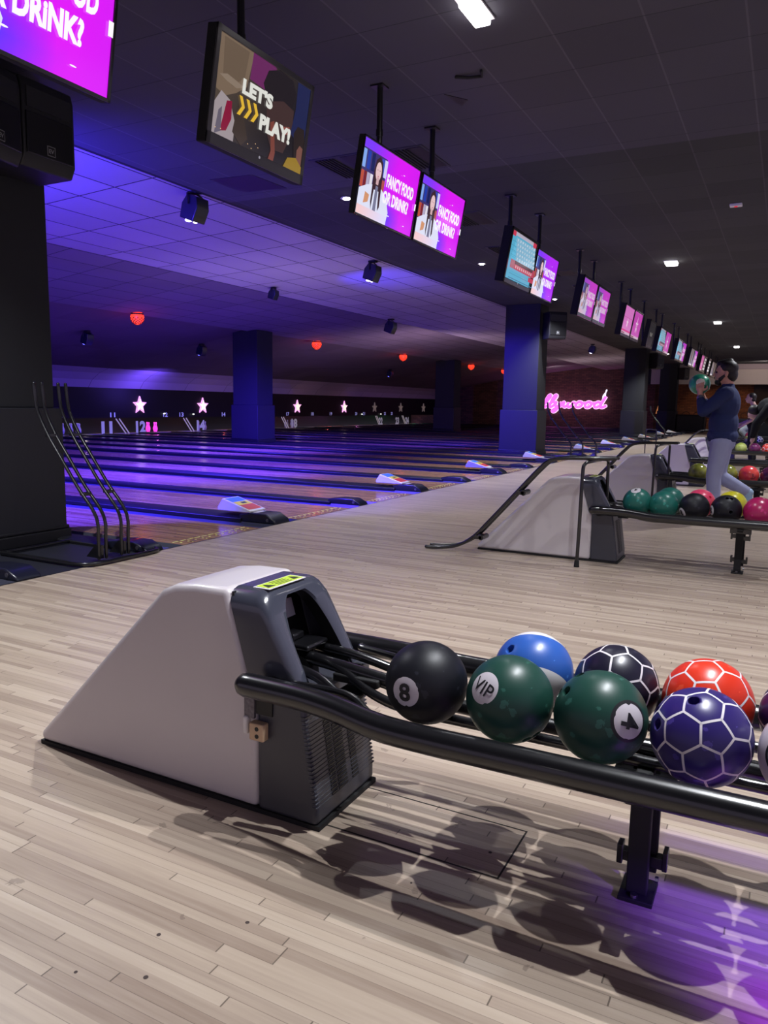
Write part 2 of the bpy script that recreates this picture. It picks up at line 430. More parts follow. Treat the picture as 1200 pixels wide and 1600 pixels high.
# ------------------------------------------------------------------ columns
def column(x0, x1, y0, y1, top, nm_label, foot=True):
    t = thing('column', nm_label, 'column', ((x0+x1)/2, (y0+y1)/2, 0), group='square columns')
    hx = (x1-x0)/2; hy = (y1-y0)/2
    MB().box(-hx, hx, -hy, hy, 1.13, top).build('shaft', M_COL, t, bevel=.008)
    MB().box(-hx-.045, hx+.045, -hy-.045, hy+.045, 0.0, 1.13).build('plinth', M_COLF, t, bevel=.01)
    mb = MB(); mb.box(-hx-.07, hx+.07, -hy-.07, hy+.07, 0.0, .10).box(-hx-.06, hx+.06, -hy-.06, hy+.06, .10, .13)
    mb.build('base_moulding', M_CAP, t, bevel=.01)
    return t
column(-6.42, -5.50, 3.55, 4.47, ZC, 'wide charcoal column at the left edge of the picture, by the parked ramp')
column(-6.38, -5.50, 18.6, 19.33, ZC, 'square column lit blue on its left face, a loudspeaker high on its right side')
column(-6.20, -5.34, 33.5, 34.32, ZC, 'dark column right of the neon sign')
column(-6.35, -5.45, 44.8, 45.6, ZC, 'farthest dark column, beside the low black cabinet at the end of the approach')
column(-14.9, -14.0, 18.55, 19.33, 3.33, 'column standing among the lanes, left of the picture centre')
column(-14.85, -13.9, 33.5, 34.32, 3.33, 'column standing among the far lanes, between the last star and the brick wall')

# ------------------------------------------------------------------ lane dividers with end caps
def capping(y, wide, label, y_group='lane dividers'):
    t = thing('lane_divider', label, 'lane divider', (FX, y, 0), group=y_group)
    w_ = .15 if wide else .115
    h = .05 if wide else .035
    MB().prism([(-w_, -.01), (-w_, h*.6), (-w_*.7, h), (w_*.7, h), (w_, h*.6), (w_, -.01)], 'x', -17.05, -.42).build('capping_strip', M_CAP, t, bevel=.004, bseg=2)
    k = 1.25 if wide else 1.0
    prof = [(-.46, -.005), (-.46, .055*k), (-.30, .075*k), (-.12, .075*k), (-.02, .03*k), (0, .0)]
    MB().prism(prof, 'y', -w_*.85, w_*.85).build('end_cap', M_NAVYB, t, bevel=.012)
    mb = MB()
    for sy in (-1, 1): mb.cyl((-.1, sy*w_*.86, .035), (-.1, sy*w_*.9, .035), .016, seg=12)
    mb.build('bolt', M_STEEL, t)
    if wide:
        MB().box(-.42, -.26, -w_*.55, w_*.55, .0755*k, .0765*k).build('tag', M_PAPER, t)
    return t
idx = 0; cap_names = []
first = True
for gi, g in enumerate(GROUPS):
    for j in range(5):
        yb = g+3.46*j
        if yb > 1.5:
            capping(yb, False, 'narrow black lane divider, %s from the camera, ending at the foul line' % (ORD[idx] if idx < 16 else 'number %d' % (idx+1))); idx += 1
        if j < 4:
            yc = yb+1.77
            if 1.5 < yc:
                capping(yc, True, 'wide lane divider carrying the ball track, %s from the camera' % (ORD[idx] if idx < 16 else 'number %d' % (idx+1))); idx += 1

# foul line marks: arrows and dots, one thing per lane
def dots(c, n):
    mb = MB()
    for k in range(11):
        y = c-.46+.092*k
        mb.cyl((FX-.10, y, .0002), (FX-.10, y, .0012), .011, seg=10)
        mb.box(FX-.17, FX-.158, y-.035, y+.035, .0002, .001)
    for k in range(5):
        y = c-.36+.18*k
        mb.cyl((FX-.06, y, .0002), (FX-.06, y, .0012), .008, seg=10)
    struct(mb.build('trim_5', mat('yellow lane marks', (232, 244, 110), .4)))
for g in GROUPS[1:]:
    for j in range(4):
        for s_ in (-1, 1):
            c = g+1.73+3.46*j+s_*.865
            if c < 30: dots(c, 0)

# wedge shaped lane signs standing on the wide dividers
WEDGE = [(6.27, 'yellow, blue and red striped'), (9.73, ''), (13.19, ''), (16.65, ''), (21.27, ''), (24.73, ''), (28.19, ''), (31.65, ''), (36.27, ''), (39.73, '')]
def wedge():
    t = thing('divider_sign', 'x', 'sign wedge', (0, 0, 0), group='white wedges on the lane dividers')
    MB().prism([(-.22, 0), (-.22, .035), (-.16, .125), (.2, .02), (.2, 0)], 'y', -.13, .13).build('wedge_body', M_WHITE, t, bevel=.008)
    mb = MB()
    for i, (a, b) in enumerate([(0, .33), (.33, .6), (.6, 1)]):
        xa = -.14+.31*a; xb = -.14+.31*b; za = .125-.105*(xa+.16)/.36; zb = .125-.105*(xb+.16)/.36
        mb.add([(xa, -.11, za+.0015), (xb, -.11, zb+.0015), (xb, .11, zb+.0015), (xa, .11, za+.0015)], [(0, 1, 2, 3)], i)
    mb.add([(-.02, -.02, .0858), (.02, -.02, .0742), (.02, .06, .0742), (-.02, .06, .0858)], [(0, 1, 2, 3)], 3)
    mb.build('decal', [mat('decal blue', (60, 120, 220), .4), mat('decal yellow', (225, 205, 70), .4), mat('decal red', (200, 60, 60), .4), mat('decal dark', (40, 60, 60), .4)], t, smooth=False)
    return t
W0 = wedge()
for i, (y, q) in enumerate(WEDGE):
    o = W0 if i == 0 else copy_tree(W0)
    o.location = (-4.93, y, .0935)
    o['label'] = 'white wedge with a striped blue, yellow and red decal, %s along the foul line' % ORD[i] if i else 'white wedge with a striped blue, yellow and red decal on the nearest wide divider'

# ------------------------------------------------------------------ pin end: numbers, stars, pins
def word(parent, s, m, name, org, U, V, w_, h, bold=.03, th=.002, lift=0.0):
    """flat lettering with a little thickness; org lower left, U across, V up"""
    vs, fs, asp = text_mesh(s, bold)
    U = Vector(U); V = Vector(V); N = U.cross(V)
    org = Vector(org)
    front = [org+U*(x*w_)+V*(y*h)+N*(th+lift) for x, y in vs]
    mb = MB(); mb.add(front, fs)
    o = mb.build(name, m, parent, smooth=False)
    return o
def star_poly(R, r=.42):
    return [((R if k % 2 == 0 else R*r)*math.sin(PI*k/5)*1.0, (R if k % 2 == 0 else R*r)*math.cos(PI*k/5)) for k in range(10)]
STARS = [(21.25, 1, 'leftmost lit star, above lane 12'), (24.75, 1, 'second lit star from the left, above lane 14'),
         (31.7, 1, 'lit star just right of the column among the lanes'), (36.25, 1, 'smaller lit star, fourth of the lit ones'),
         (39.75, 0, 'unlit star, first of the dim ones'), (43.2, 0, 'unlit star, second of the dim ones'), (46.6, 0, 'unlit star beside the far column'),
         (28.2, 1, 'lit star mostly hidden by the column among the lanes')]
for y, lit, lab in STARS:
    t = thing('star_sign', lab[0].upper()*0+lab+', on the black masking wall', 'star', (-21.5, y, 1.04), group='stars on the masking wall')
    P = star_poly(.34 if lit else .30, .44)
    MB().prism([(-a, b) for a, b in P], 'x', 0.0, .05).build('star_frame', M_STAR if lit else M_STARD, t, smooth=False)
    P2 = [(a*.8, b*.8) for a, b in P]
    if lit:
        MB().prism([(-a, b) for a, b in P2], 'x', .05, .054).build('dark_line', mat('star line', (90, 30, 90), .5, emit=(140, 50, 130), es=.4), t, smooth=False)
        MB().prism([(-a*.9, b*.9) for a, b in P2], 'x', .054, .058).build('star_face', M_STARC, t, smooth=False)
    elif True:
        MB().prism([(-a*.5, b*.5) for a, b in P2], 'x', .05, .054).build('star_face', mat('dim star core', (150, 135, 125), .5, emit=(160, 140, 125), es=.3), t, smooth=False)
M_NUM = mat('small lane number', (200, 200, 235), .5, emit=(140, 140, 205), es=.55)
M_NUMB = mat('big lane number', (190, 185, 195), .5, emit=(150, 145, 160), es=.5)
ln = 10
for g in GROUPS[1:]:
    pass
SMALL = [('10', 17.75), ('11', 19.95), ('12', 22.6), ('13', 23.5), ('14', 26.1), ('15', 27.1), ('16', 29.6), ('17', 30.9), ('18', 33.1), ('19', 34.9), ('20', 37.6), ('21', 38.5), ('22', 41.1), ('23', 42.0)]
for s_, y in SMALL:
    t = word(None, s_, M_NUM, 'lane_number', (-21.495, y-.12, .60), (0, 1, 0), (0, 0, 1), .24, .17, .03)
    tag(t, 'small pale lane number %s on the black masking' % s_, 'number', 'small lane numbers')
for s_, y in [('11', 19.6), ('12', 21.22), ('14', 24.55), ('15', 26.9), ('18', 31.35), ('22', 40.4), ('23', 42.6), ('24', 44.0)]:
    t = word(None, s_, mat('glowing red number', (255, 120, 90), .5, emit=(255, 90, 70), es=.9) if s_ == '15' else M_NUMB, 'curtain_number', (-21.40, y-.27, .02), (0, 1, 0), (0, 0, 1), .50, .44, .05)
    tag(t, 'big %s numeral %s low at the pin end' % ('glowing red' if s_ == '15' else 'grey', s_), 'number', 'big numbers at the pin end')

def pin(m, parent=None):
    pr = [(.0, 0), (.028, 0), (.03, .01), (.05, .07), (.060, .115), (.057, .16), (.040, .21), (.026, .255), (.023, .28), (.030, .325), (.0325, .345), (.028, .37), (.012, .381), (0, .382)]
    mb = MB(); n = 14
    vs = [(r*math.cos(2*PI*k/n), r*math.sin(2*PI*k/n), z) for r, z in pr[1:-1] for k in range(n)]
    L = len(pr)-2
    fs = [(i*n+k, i*n+(k+1) % n, (i+1)*n+(k+1) % n, (i+1)*n+k) for i in range(L-1) for k in range(n)]+[list(range(n))[::-1], list(range((L-1)*n, L*n))]
    return mb.add(vs, fs).build('bowling_pin', m, parent)
M_PIN = mat('white pin', (220, 214, 210), .3, coat=.4)
M_PINP = mat('pin under pink light', (240, 200, 232), .3, emit=(255, 60, 190), es=.5, coat=.4)
spots = [(0, 0), (-.26, -.15), (-.26, .15), (-.53, -.3), (-.53, 0), (-.53, .3)]
P0 = None
def pinset(yc, m, what, picks=range(6)):
    for k in picks:
        o = pin(m); o.location = (-22.0+spots[k][0]*.9, yc+spots[k][1], 0.0)
        tag(o, '%s bowling pin, %s' % (what, ['the head pin', 'left in the second row', 'right in the second row', 'left in the third row', 'middle of the third row', 'right in the third row'][k]), 'pin', 'bowling pins standing on the lanes')
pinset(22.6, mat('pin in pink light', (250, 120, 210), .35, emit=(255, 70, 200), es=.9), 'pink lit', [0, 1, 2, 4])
pinset(18.9, M_PIN, 'dim white')
pinset(25.5, M_PIN, 'dim white far', [0, 1, 2])
pinset(32.1, M_PIN, 'pale distant', [0, 1, 2, 4])
point('pin_deck_lamp', (-21.9, 22.6, .5), 2.2, (1, .2, .75), .03)
point('pin_deck_lamp', (-21.7, 18.9, .52), .7, (1, .85, .75), .03)
point('pin_deck_lamp', (-21.9, 26.6, .45), 2, (1, .15, .08), .03)
point('pin_deck_lamp', (-21.9, 35.2, .5), 5, (1, .12, .1), .03)
point('pin_deck_lamp', (-21.9, 38.4, .5), 6, (.9, .2, .9), .03)
point('pin_deck_lamp', (-21.9, 46.0, .5), 3, (.1, 1, .3), .03)
# pale glowing light strips set diagonally in the pits
mb0 = None
for i, y in enumerate([20.35, 23.85, 30.6, 40.1, 43.6]):
    mb = MB()
    for dy in (-.1, .06):
        mb.tube([(-21.42, y+dy-.22, .54), (-21.42, y+dy+.22, .02)], .022, 8)
    o = mb.build('light_strip', mat('pale strips', (200, 192, 190), .5, emit=(170, 160, 155), es=.45))
    tag(o, 'pair of pale slanting strips at the pin end, %s from the left' % ['first', 'second', 'third', 'fourth', 'fifth'][i], 'strips', 'slanting strips at the pin end')
for i, y in enumerate([19.0, 20.8, 22.4, 24.1, 25.6, 27.0, 31.6, 33.0, 35.2, 37.8]):
    o = MB().box(-21.7, -21.45, y-.62, y+.62, .0, .018).build('pin_deck_edge', mat('lit deck edge', (190, 170, 165), .5))
    tag(o, 'pale edge of a pin deck, %s from the left' % ORD[i].replace('nearest', 'first'), 'deck edge', 'deck edges')
for i, (y, zz) in enumerate([(22.5, .73), (24.15, .70), (38.2, .66), (40.5, .66)]):
    t = thing('sensor_lamp', 'tiny white lamp glowing under the masking, %s from the left' % ORD[i].replace('nearest', 'first'), 'lamp', (-21.45, y, zz), group='tiny lamps under the masking')
    MB().sphere((0, 0, 0), (.03, .05, .025), 10, 8).build('bulb', mat('tiny lamp', (255, 255, 240), .4, emit=(245, 250, 235), es=2), t)
    MB().box(-.05, 0, -.06, .06, .02, .05).build('bracket', M_BLKM, t)

# ================================================================== BALL RETURNS
RY = [1.87, 6.18, 9.64, 13.10, 16.56, 21.2, 24.7, 28.1]
def arch_cover(parent):
    """dark front cover: a leaning arch with an open mouth"""
    zb, zt = .395, .664; hw = .168; n = 40
    def xf(z): return -1.135-(z-zb)/(zt-zb)*.150
    def xs(z): return -1.318-(z-zb)/(zt-zb)*.080
    def outer(i, inset=0.0):
        # rounded rectangle open at the bottom
        R = .055; W = hw-inset; T = zt-inset
        L1 = T-R-zb; La = PI/2*R; Lt = 2*(W-R); tot = 2*L1+2*La+Lt
        s_ = i/(n-1)*tot
        if s_ < L1: return -W, zb+s_
        s_ -= L1
        if s_ < La: a = s_/R; return -W+R-R*math.cos(a), T-R+R*math.sin(a)
        s_ -= La
        if s_ < Lt: y = -W+R+s_; return y, T+.010*(1-(y/(W-R))**2)*0+.0
        s_ -= Lt
        if s_ < La: a = s_/R; return W-R+R*math.sin(a), T-R+R*math.cos(a)
        s_ -= La
        return W, T-R-s_
    def inner(i, grow=0.0):
        a = PI*i/(n-1)
        w2 = .112+grow; t2 = .245+grow*.8
        y = -w2*math.copysign(abs(math.cos(a))**.75, math.cos(a)); z = zb+t2*(math.sin(a)**.85)
        return y, min(z, zt-.02)
    loops = []
    loops.append([(xs(outer(i)[1]), *outer(i)) for i in range(n)])
    loops.append([(xf(outer(i)[1])-.030, *outer(i)) for i in range(n)])
    loops.append([(xf(outer(i)[1])-.012, *outer(i, .003)) for i in range(n)])
    loops.append([(xf(outer(i, .012)[1])-.002, *outer(i, .012)) for i in range(n)])
    loops.append([(xf(outer(i, .026)[1]), *outer(i, .026)) for i in range(n)])
    loops.append([(xf(inner(i, .008)[1]), *inner(i, .008)) for i in range(n)])
    loops.append([(xf(inner(i)[1])-.008, *inner(i)) for i in range(n)])
    loops.append([(xf(inner(i)[1])-.055, *inner(i, -.002)) for i in range(n)])
    vs = [p for L in loops for p in L]; fs = []
    for a in range(len(loops)-1):
        fs += [(a*n+i, a*n+i+1, (a+1)*n+i+1, (a+1)*n+i) for i in range(n-1)]
    mb = MB(); mb.add(vs, fs[:-(n-1)]); mb.add(vs, fs[-(n-1):], 1)  # inner strip of the mouth is black, its shade put into the colour
    # feet closing the two legs
    for s_ in (0, n-1):
        mb.add([loops[k][s_] for k in range(8)], [list(range(8))])
    return mb.build('front_cover', [M_DARK, M_CAV], parent, auto=50)

def hood_unit(loc, label, main=False):
    t = thing('ball_return', label, 'ball return', loc, group=None if main else 'ball returns')
    hw = .17
    prof = [(-2.24, .012), (-2.235, .045), (-1.655, .628), (-1.60, .652), (-1.52, .662), (-1.395, .664), (-1.318, .40), (-1.293, .36), (-1.293, .012)]
    o = MB().prism(prof, 'y', -hw, hw).build('hood_shell', M_GREY, t, bevel=.022, bseg=5)
    MB().prism([(-2.235, 0), (-2.235, .014), (-1.078, .014), (-1.078, 0)], 'y', -hw+.001, hw-.001).build('base_trim', M_BLKM, t)
    arch_cover(t)
    # inside of the mouth: added black plate stands for its deep shade
    PX = lambda z, d=0: -1.392+(.660-z)*.303+d
    mb = MB(); mb.prism([(PX(.655), .655), (PX(.655, .006), .655), (PX(.385, .006), .385), (PX(.385), .385)], 'y', -.155, .155)
    mb.build('mouth_shade_plate', M_CAV, t)
    mb = MB(); mb.prism([(PX(.585, .006), .585), (PX(.585, .008), .585), (PX(.53, .008), .53), (PX(.53, .006), .53)], 'y', .035, .105)
    mb.build('mouth_label', M_PAPER, t, smooth=False)
    MB().sphere((-1.366, .06, .612), (.012, .014, .014), 12, 8).build('red_lamp', M_RED, t)
    mb = MB(); mb.box(-1.325, -1.215, -.02, .095, .462, .478).box(-1.325, -1.28, .0, .06, .478, .500); mb.build('lift_flap', M_BLK, t, bevel=.006)
    mb = MB(); mb.cyl((-1.26, -.02, .39), (-1.26, .02, .39), .06, seg=24); mb.build('lift_wheel', M_CAV, t)
    # base under the cover, with louvres
    mb = MB()
    prof = [(-1.293, .012), (-1.293, .385), (-1.135, .385), (-1.085, .06), (-1.085, .012)]
    mb.prism(prof, 'y', -hw, hw)
    base = mb.build('lower_front', M_DARK2, t, bevel=.014, bseg=3)
    mb = MB()
    for k in range(23):
        z = .065+k*.0118; x = -1.085-(z-.06)/.325*.05
        mb.box(x-.03, x+.0009, -hw-.0002, hw+.0002, z, z+.0045)
    r_ = mb.build('louvre_ribs', M_DARK2, base, bevel=.0008, bseg=1)
    mb = MB()
    for k in range(22):
        z = .0715+k*.0118; x = -1.085-(z-.06)/.325*.05
        for (ya, yb) in ((-.085, -.055), (-.045, .005), (.035, .07)):
            mb.box(x-.01, x+.0020, ya, yb, z, z+.0060)
    mb.build('louvre_slots', M_CAV, base, smooth=False)
    mb = MB()
    for s_ in (-1, 1): mb.box(-1.20, -1.105, s_*.14-.028, s_*.14+.028, .372, .402)
    mb.build('corner_block', M_DARK2, t, bevel=.006)
    # warning sticker on top
    lb = MB().box(-1.345, -1.285, -.115, .075, .6635, .6665).build('warning_sticker', M_WHITE, t, bevel=.0012, bseg=2)
    MB().box(-1.340, -1.290, -.108, .068, .6665, .6670).build('sticker_field', M_LABEL, lb, smooth=False)
    mb = MB()
    for yc in (-.085, .045):
        mb.prism([(-1.298, yc-.018), (-1.298, yc+.018), (-1.333, yc)], 'z', .667, .6674)
    for k in range(4): mb.box(-1.333+k*.011, -1.329+k*.011, -.055, .015, .667, .6674)
    mb.build('sticker_print', mat('sticker print', (40, 44, 30), .5), lb, smooth=False)
    return t

def rack_unit(t, x1=.9):
    for s_, nm in ((-1, 'front_rail'), (1, 'back_rail')):
        P = spline([(-1.275, s_*.238, .42), (-1.10, s_*.240, .42), (-.98, s_*.25, .415), (-.84, s_*.268, .402), (-.70, s_*.272, .400), (-.5, s_*.272, .402), (0, s_*.272, .405), (x1, s_*.272, .405)], 5)
        MB().tube(P, .034, 22).build(nm, M_BLK, t)
        MB().cyl((-1.235, s_*.205, .40), (-1.235, s_*.165, .40), .03, seg=16).build('rail_mount', M_BLKM, t)
    mb = MB()
    for s_ in (-1, 1):
        for dy in (-.058, .058):
            P = spline([(-1.26, s_*.05+dy*.8, .445), (-1.12, s_*.06+dy*.9, .43), (-.98, s_*.10+dy, .385), (-.85, s_*.11+dy, .366), (-.6, s_*.11+dy, .366), (x1, s_*.11+dy, .366)], 5)
            mb.tube(P, .0145, 12)
    mb.build('track_rails', M_BLK, t)
    mb = MB()
    for s_ in (-1, 1):
        P = spline([(-1.15, s_*.19, .43), (-1.0, s_*.17, .425), (-.92, s_*.19, .40), (-.86, s_*.225, .372)], 6)
        mb.tube(P, .011, 10)
    mb.tube([(-1.22, 0, .44), (-.95, 0, .415), (-.85, 0, .385), (x1, 0, .372)], .02, 12)
    mb.build('guide_bars', M_BLK, t)
    mb = MB()
    mb.box(-1.12, -.97, -.035, .035, .395, .42)
    mb.box(-1.10, -1.02, -.15, .15, .36, .375)
    mb.build('exit_plate', M_BLKM, t, bevel=.006)
    mb = MB()
    for x in (-.23, .25, .7):
        mb.box(x-.02, x+.02, -.22, .22, .335, .353)
    mb.build('cross_bars', M_BLKM, t, bevel=.003)
    for x in (-.235, .78):
        mb = MB()
        mb.box(x-.028, x+.022, -.035, -.003, .012, .35).box(x-.010, x+.036, .012, .032, .05, .35)
        mb.box(x-.028, x+.036, -.035, .032, .30, .35)
        post = mb.build('support_post', M_BLKM, t, bevel=.003)
        mb = MB()
        for (z, wd) in ((.275, .045), (.10, .03)):
            mb.box(x-.028-wd*.6, x-.02, -.03, -.005, z-.012, z+.016)
            mb.box(x+.02, x+.036+wd*.6, .0, .028, z-.03, z)
            mb.box(x-.028-wd*.6-.008, x-.028-wd*.6+.006, -.035, .0, z-.02, z+.03)
            mb.box(x+.032+wd*.6, x+.044+wd*.6, -.005, .033, z-.03, z+.02)
        mb.box(x-.07, x+.075, -.05, .05, .30, .335)
        mb.build('clamps', M_BLK, post, bevel=.002)
        mb = MB(); mb.box(x-.042, x+.04, -.062, .045, .0, .012); mb.build('foot_plate', M_BLKM, post, bevel=.002)
        mb = MB(); mb.cyl((x-.005, -.05, .012), (x-.005, -.05, .02), .009, seg=8).cyl((x+.034, .022, .03), (x+.042, .022, .03), .009, seg=8)
        mb.build('bolt', M_STEEL, post)
    return t
H0 = hood_unit((0, RY[0], 0), 'large ball return in the foreground, light grey hood, slate arched mouth, black tube rack', True)
rack_unit(H0)
hl = ['second', 'third', 'fourth', 'fifth', 'sixth', 'seventh', 'eighth']
for i, y in enumerate(RY[1:]):
    extra = {0: ', framed by a tube ramp', 1: ', left of the walking man'}.get(i, '')
    h_ = dup(H0, (0, y, 0), 'light grey ball return with black rack, %s from the camera%s' % (hl[i], extra)); h_['group'] = 'ball returns'
H0['group'] = 'ball returns'
# fittings only the nearest hood has, on its near side
mb = MB(); mb.box(-1.300, -1.250, 1.672, 1.700, .238, .290); wb = mb.build('side_block', M_WOODB, None, bevel=.004)
mb = MB()
for z in (.253, .275): mb.cyl((-1.272, 1.6735, z), (-1.272, 1.6705, z), .0065, seg=12)
h_ = mb.build('screw_hole', M_CAV, wb)
wb.parent = H0; wb.matrix_parent_inverse = Matrix.Translation((0, -RY[0], 0))
mb = MB(); mb.box(-1.332, -1.314, 1.682, 1.70, .245, .300); o = mb.build('side_latch', M_WHITE, None, bevel=.006); o.parent = H0; o.matrix_parent_inverse = Matrix.Translation((0, -RY[0], 0))
mb = MB(); mb.box(-1.330, -1.295, 1.690, 1.70, .295, .375); o = mb.build('worn_bracket', mat('worn metal', (110, 104, 108), .6, var=.9, vscale=90), None); o.parent = H0; o.matrix_parent_inverse = Matrix.Translation((0, -RY[0], 0))
mb = MB(); mb.box(-1.292, -1.235, 1.695, 1.7005, .31, .385); o = mb.build('side_opening', M_CAV, None); o.parent = H0; o.matrix_parent_inverse = Matrix.Translation((0, -RY[0], 0))

# ================================================================== BOWLING BALLS
RB = .108
CAM = Vector((0, 0, 1.2))
def facing(c, dx, dy):
    """direction on a ball: dx right, dy down as seen from where the photographer stood"""
    n = (CAM-Vector(c)).normalized()
    r_ = Vector((0, 0, 1)).cross(n).normalized(); u = n.cross(r_)
    q = dx*dx+dy*dy
    if q > .97: s_ = math.sqrt(.97/q); dx *= s_; dy *= s_; q = .97
    return (r_*dx-u*dy+n*math.sqrt(1-q)).normalized(), r_, u
def marble(name, c1, c2, rough=.18):
    n = NB(name)
    no = n.noise(n.tc, 9, 8)
    n.link(n.ramp(no, [(.35, c1), (.65, c2)]), n.b.inputs['Base Color'])
    n.b.inputs['Roughness'].default_value = rough; n.b.inputs['Coat Weight'].default_value = .4; n.b.inputs['Coat Roughness'].default_value = .1
    return n.m
def scuffed(name, c, rough=.38, coat=.15):
    n = NB(name)
    no = n.noise(n.tc, 26, 10); s_ = n.math('GREATER_THAN', no, .66)
    n.link(n.mix(n.math('MULTIPLY', s_, .35), c, tuple(min(255, int(v*1.5+34)) for v in c)), n.b.inputs['Base Color'])
    n.b.inputs['Specular IOR Level'].default_value = .35
    n.link(n.math('ADD', n.math('MULTIPLY', n.noise(n.tc, 7, 5), .25), rough-.12), n.b.inputs['Roughness'])
    n.b.inputs['Coat Weight'].default_value = coat; n.b.inputs['Coat Roughness'].default_value = .25
    return n.m
def ball_mesh(holes=(), sub=6, hr=.0125):
    bm = bmesh.new(); bmesh.ops.create_icosphere(bm, subdivisions=sub, radius=RB)
    for h in holes:
        sp = .0040
        for v in bm.verts:
            d = v.co.normalized(); a = math.acos(max(-1, min(1, d.dot(h))))*RB
            if a < hr-sp*.5: v.co = d*(RB-.045)+ (h*0)
            elif a < hr+sp*.55:
                t = (d-h*d.dot(h)).normalized(); v.co = (h*math.cos(hr/RB)+t*math.sin(hr/RB))*RB
    for f in bm.faces: f.smooth = True
    me = bpy.data.meshes.new('ball'); bm.to_mesh(me)
    # faces inside holes get the second material
    for p in me.polygons:
        if p.center.length < RB-.004: p.material_index = 1; p.use_smooth = False
    bm.free(); return me
def badge(center, d, r_, mats, rot=0, text='', tw=1.1, th=1.1, ring=0, bold=.03, parent=None):
    """round printed badge hugging the ball, lettering on it"""
    d = Vector(d).normalized()
    up0 = Vector((0, 0, 1)); R_ = (up0-up0.dot(d)*d)
    if R_.length < .05: R_ = Vector((0, 1, 0))
    V = R_.normalized(); U = V.cross(d).normalized()
    ca, sa = math.cos(rot), math.sin(rot); U, V = U*ca+V*sa, V*ca-U*sa
    def P(x, y, lift):
        q = (d*RB+U*x+V*y).normalized(); return q*(RB+lift)
    mb = MB()
    def disc(R, lift, mi, jag=0):
        rings, seg = 5, 36; vs = [P(0, 0, lift)]
        for i in range(1, rings+1):
            for k in range(seg):
                rr = R*i/rings
                if i == rings and jag and random.random() < .12: rr *= 1-jag*random.random()
                vs.append(P(rr*math.cos(2*PI*k/seg), rr*math.sin(2*PI*k/seg), lift))
        fs = [(0, 1+k, 1+(k+1) % seg) for k in range(seg)]
        for i in range(rings-1):
            o = 1+i*seg; fs += [(o+k, o+seg+k, o+seg+(k+1) % seg, o+(k+1) % seg) for k in range(seg)]
        mb.add(vs, fs, mi)
    if ring: disc(r_*(1+ring), .0003, 1)
    disc(r_, .0006, 0, .12)
    if text:
        vs, fs, asp = text_mesh(text, bold)
        mb.add([P((x-.5)*r_*tw, (y-.5)*r_*th, .0028) for x, y in vs], fs, 1)
    return mb.build('badge', mats, parent, smooth=False)
# truncated icosahedron seams
def soccer_edges():
    ph = (1+5**.5)/2; V = []
    ico = []
    for a in (-1, 1):
        for b in (-ph, ph): ico += [(0, a, b), (a, b, 0), (b, 0, a)]
    ico = [Vector(v).normalized() for v in ico]
    E_ = [(i, j) for i in range(12) for j in range(i+1, 12) if (ico[i]-ico[j]).length < 1.1]
    pts = {}
    for i, j in E_:
        pts[(i, j)] = (ico[i]*2+ico[j])/3; pts[(j, i)] = (ico[j]*2+ico[i])/3
    out = [(pts[(i, j)], pts[(j, i)]) for i, j in E_]
    for i in range(12):
        nb = [j for j in range(12) if (min(i, j), max(i, j)) in E_]
        for a in range(5):
            for b in range(a+1, 5):
                p, q = pts[(i, nb[a])], pts[(i, nb[b])]
                if (p-q).length < .5 and (min(nb[a], nb[b]), max(nb[a], nb[b])) in E_: out.append((p, q))
    return out
SE = soccer_edges()
def seams(m, rot, parent, wd=.0026):
    mb = MB(); R = rot.to_matrix() if hasattr(rot, 'to_matrix') else rot
    for a, b in SE:
        a = (R @ a).normalized(); b = (R @ b).normalized(); n = a.cross(b).normalized()
        N = 6; vs = []
        for k in range(N+1):
            p = (a*(1-k/N)+b*(k/N)).normalized()
            for s_ in (-1, 1): vs.append((p+n*s_*wd/RB).normalized()*(RB+.0005))
        mb.add(vs, [(2*k, 2*k+1, 2*k+3, 2*k+2) for k in range(N)])
        mb.cyl(a*(RB-.001), a*(RB+.0005), wd, seg=8)
    return mb.build('seam_lines', m, parent, smooth=False)
M_HOLE = mat('dark ball drilling', (8, 8, 10), .6)
M_HOLEW = mat('pale ball drilling', (200, 200, 200), .6)
def ball(c, m, label, holes=(), sub=5, group='bowling balls on the racks', hm=None, name='bowling_ball', cache={}):
    key = (sub,) if not holes else None
    if key and key in cache: me = cache[key].copy()
    else:
        me = ball_mesh(holes, sub)
        if key: cache[key] = me
    me.materials.clear(); me.materials.append(m); me.materials.append(hm or M_HOLE)
    o = bpy.data.objects.new(name, me); C.objects.link(o); o.location = c
    tag(o, label, 'bowling ball', group); return o

M_B_BLACK = scuffed('scuffed black ball', (17, 18, 26), .46, .0)
M_B_GREEN = scuffed('scuffed dark green ball', (26, 66, 56), .40, .12)
M_B_TEAL = scuffed('teal green ball', (30, 104, 92), .36, .2)
M_B_BLUE = scuffed('blue ball', (46, 92, 176), .36, .2)
M_B_ORANGE = scuffed('orange ball', (214, 52, 28), .34, .2)
M_B_PURPLE = scuffed('deep violet ball', (46, 34, 104), .34, .2)
M_B_NAVY = scuffed('navy ball', (24, 26, 84), .34, .2)
M_B_CREAM = scuffed('cream ball', (196, 186, 196), .34, .2)
M_B_PINK = scuffed('hot pink ball', (236, 72, 110), .32, .3)
M_B_MAG = scuffed('magenta ball', (176, 34, 92), .28, .4)
M_B_YEL = scuffed('yellow ball', (214, 206, 44), .32, .3)
M_B_OLIVE = marble('olive marbled ball', (92, 98, 34), (158, 160, 70))
M_B_CORAL = marble('coral ball', (238, 60, 84), (250, 92, 74), .25)
M_B_PLUM = marble('plum marbled ball', (74, 24, 62), (120, 50, 96))
M_B_LIME = marble('lime marbled ball', (140, 158, 60), (196, 204, 120))
M_B_MAROON = marble('maroon ball', (110, 26, 52), (150, 50, 76))
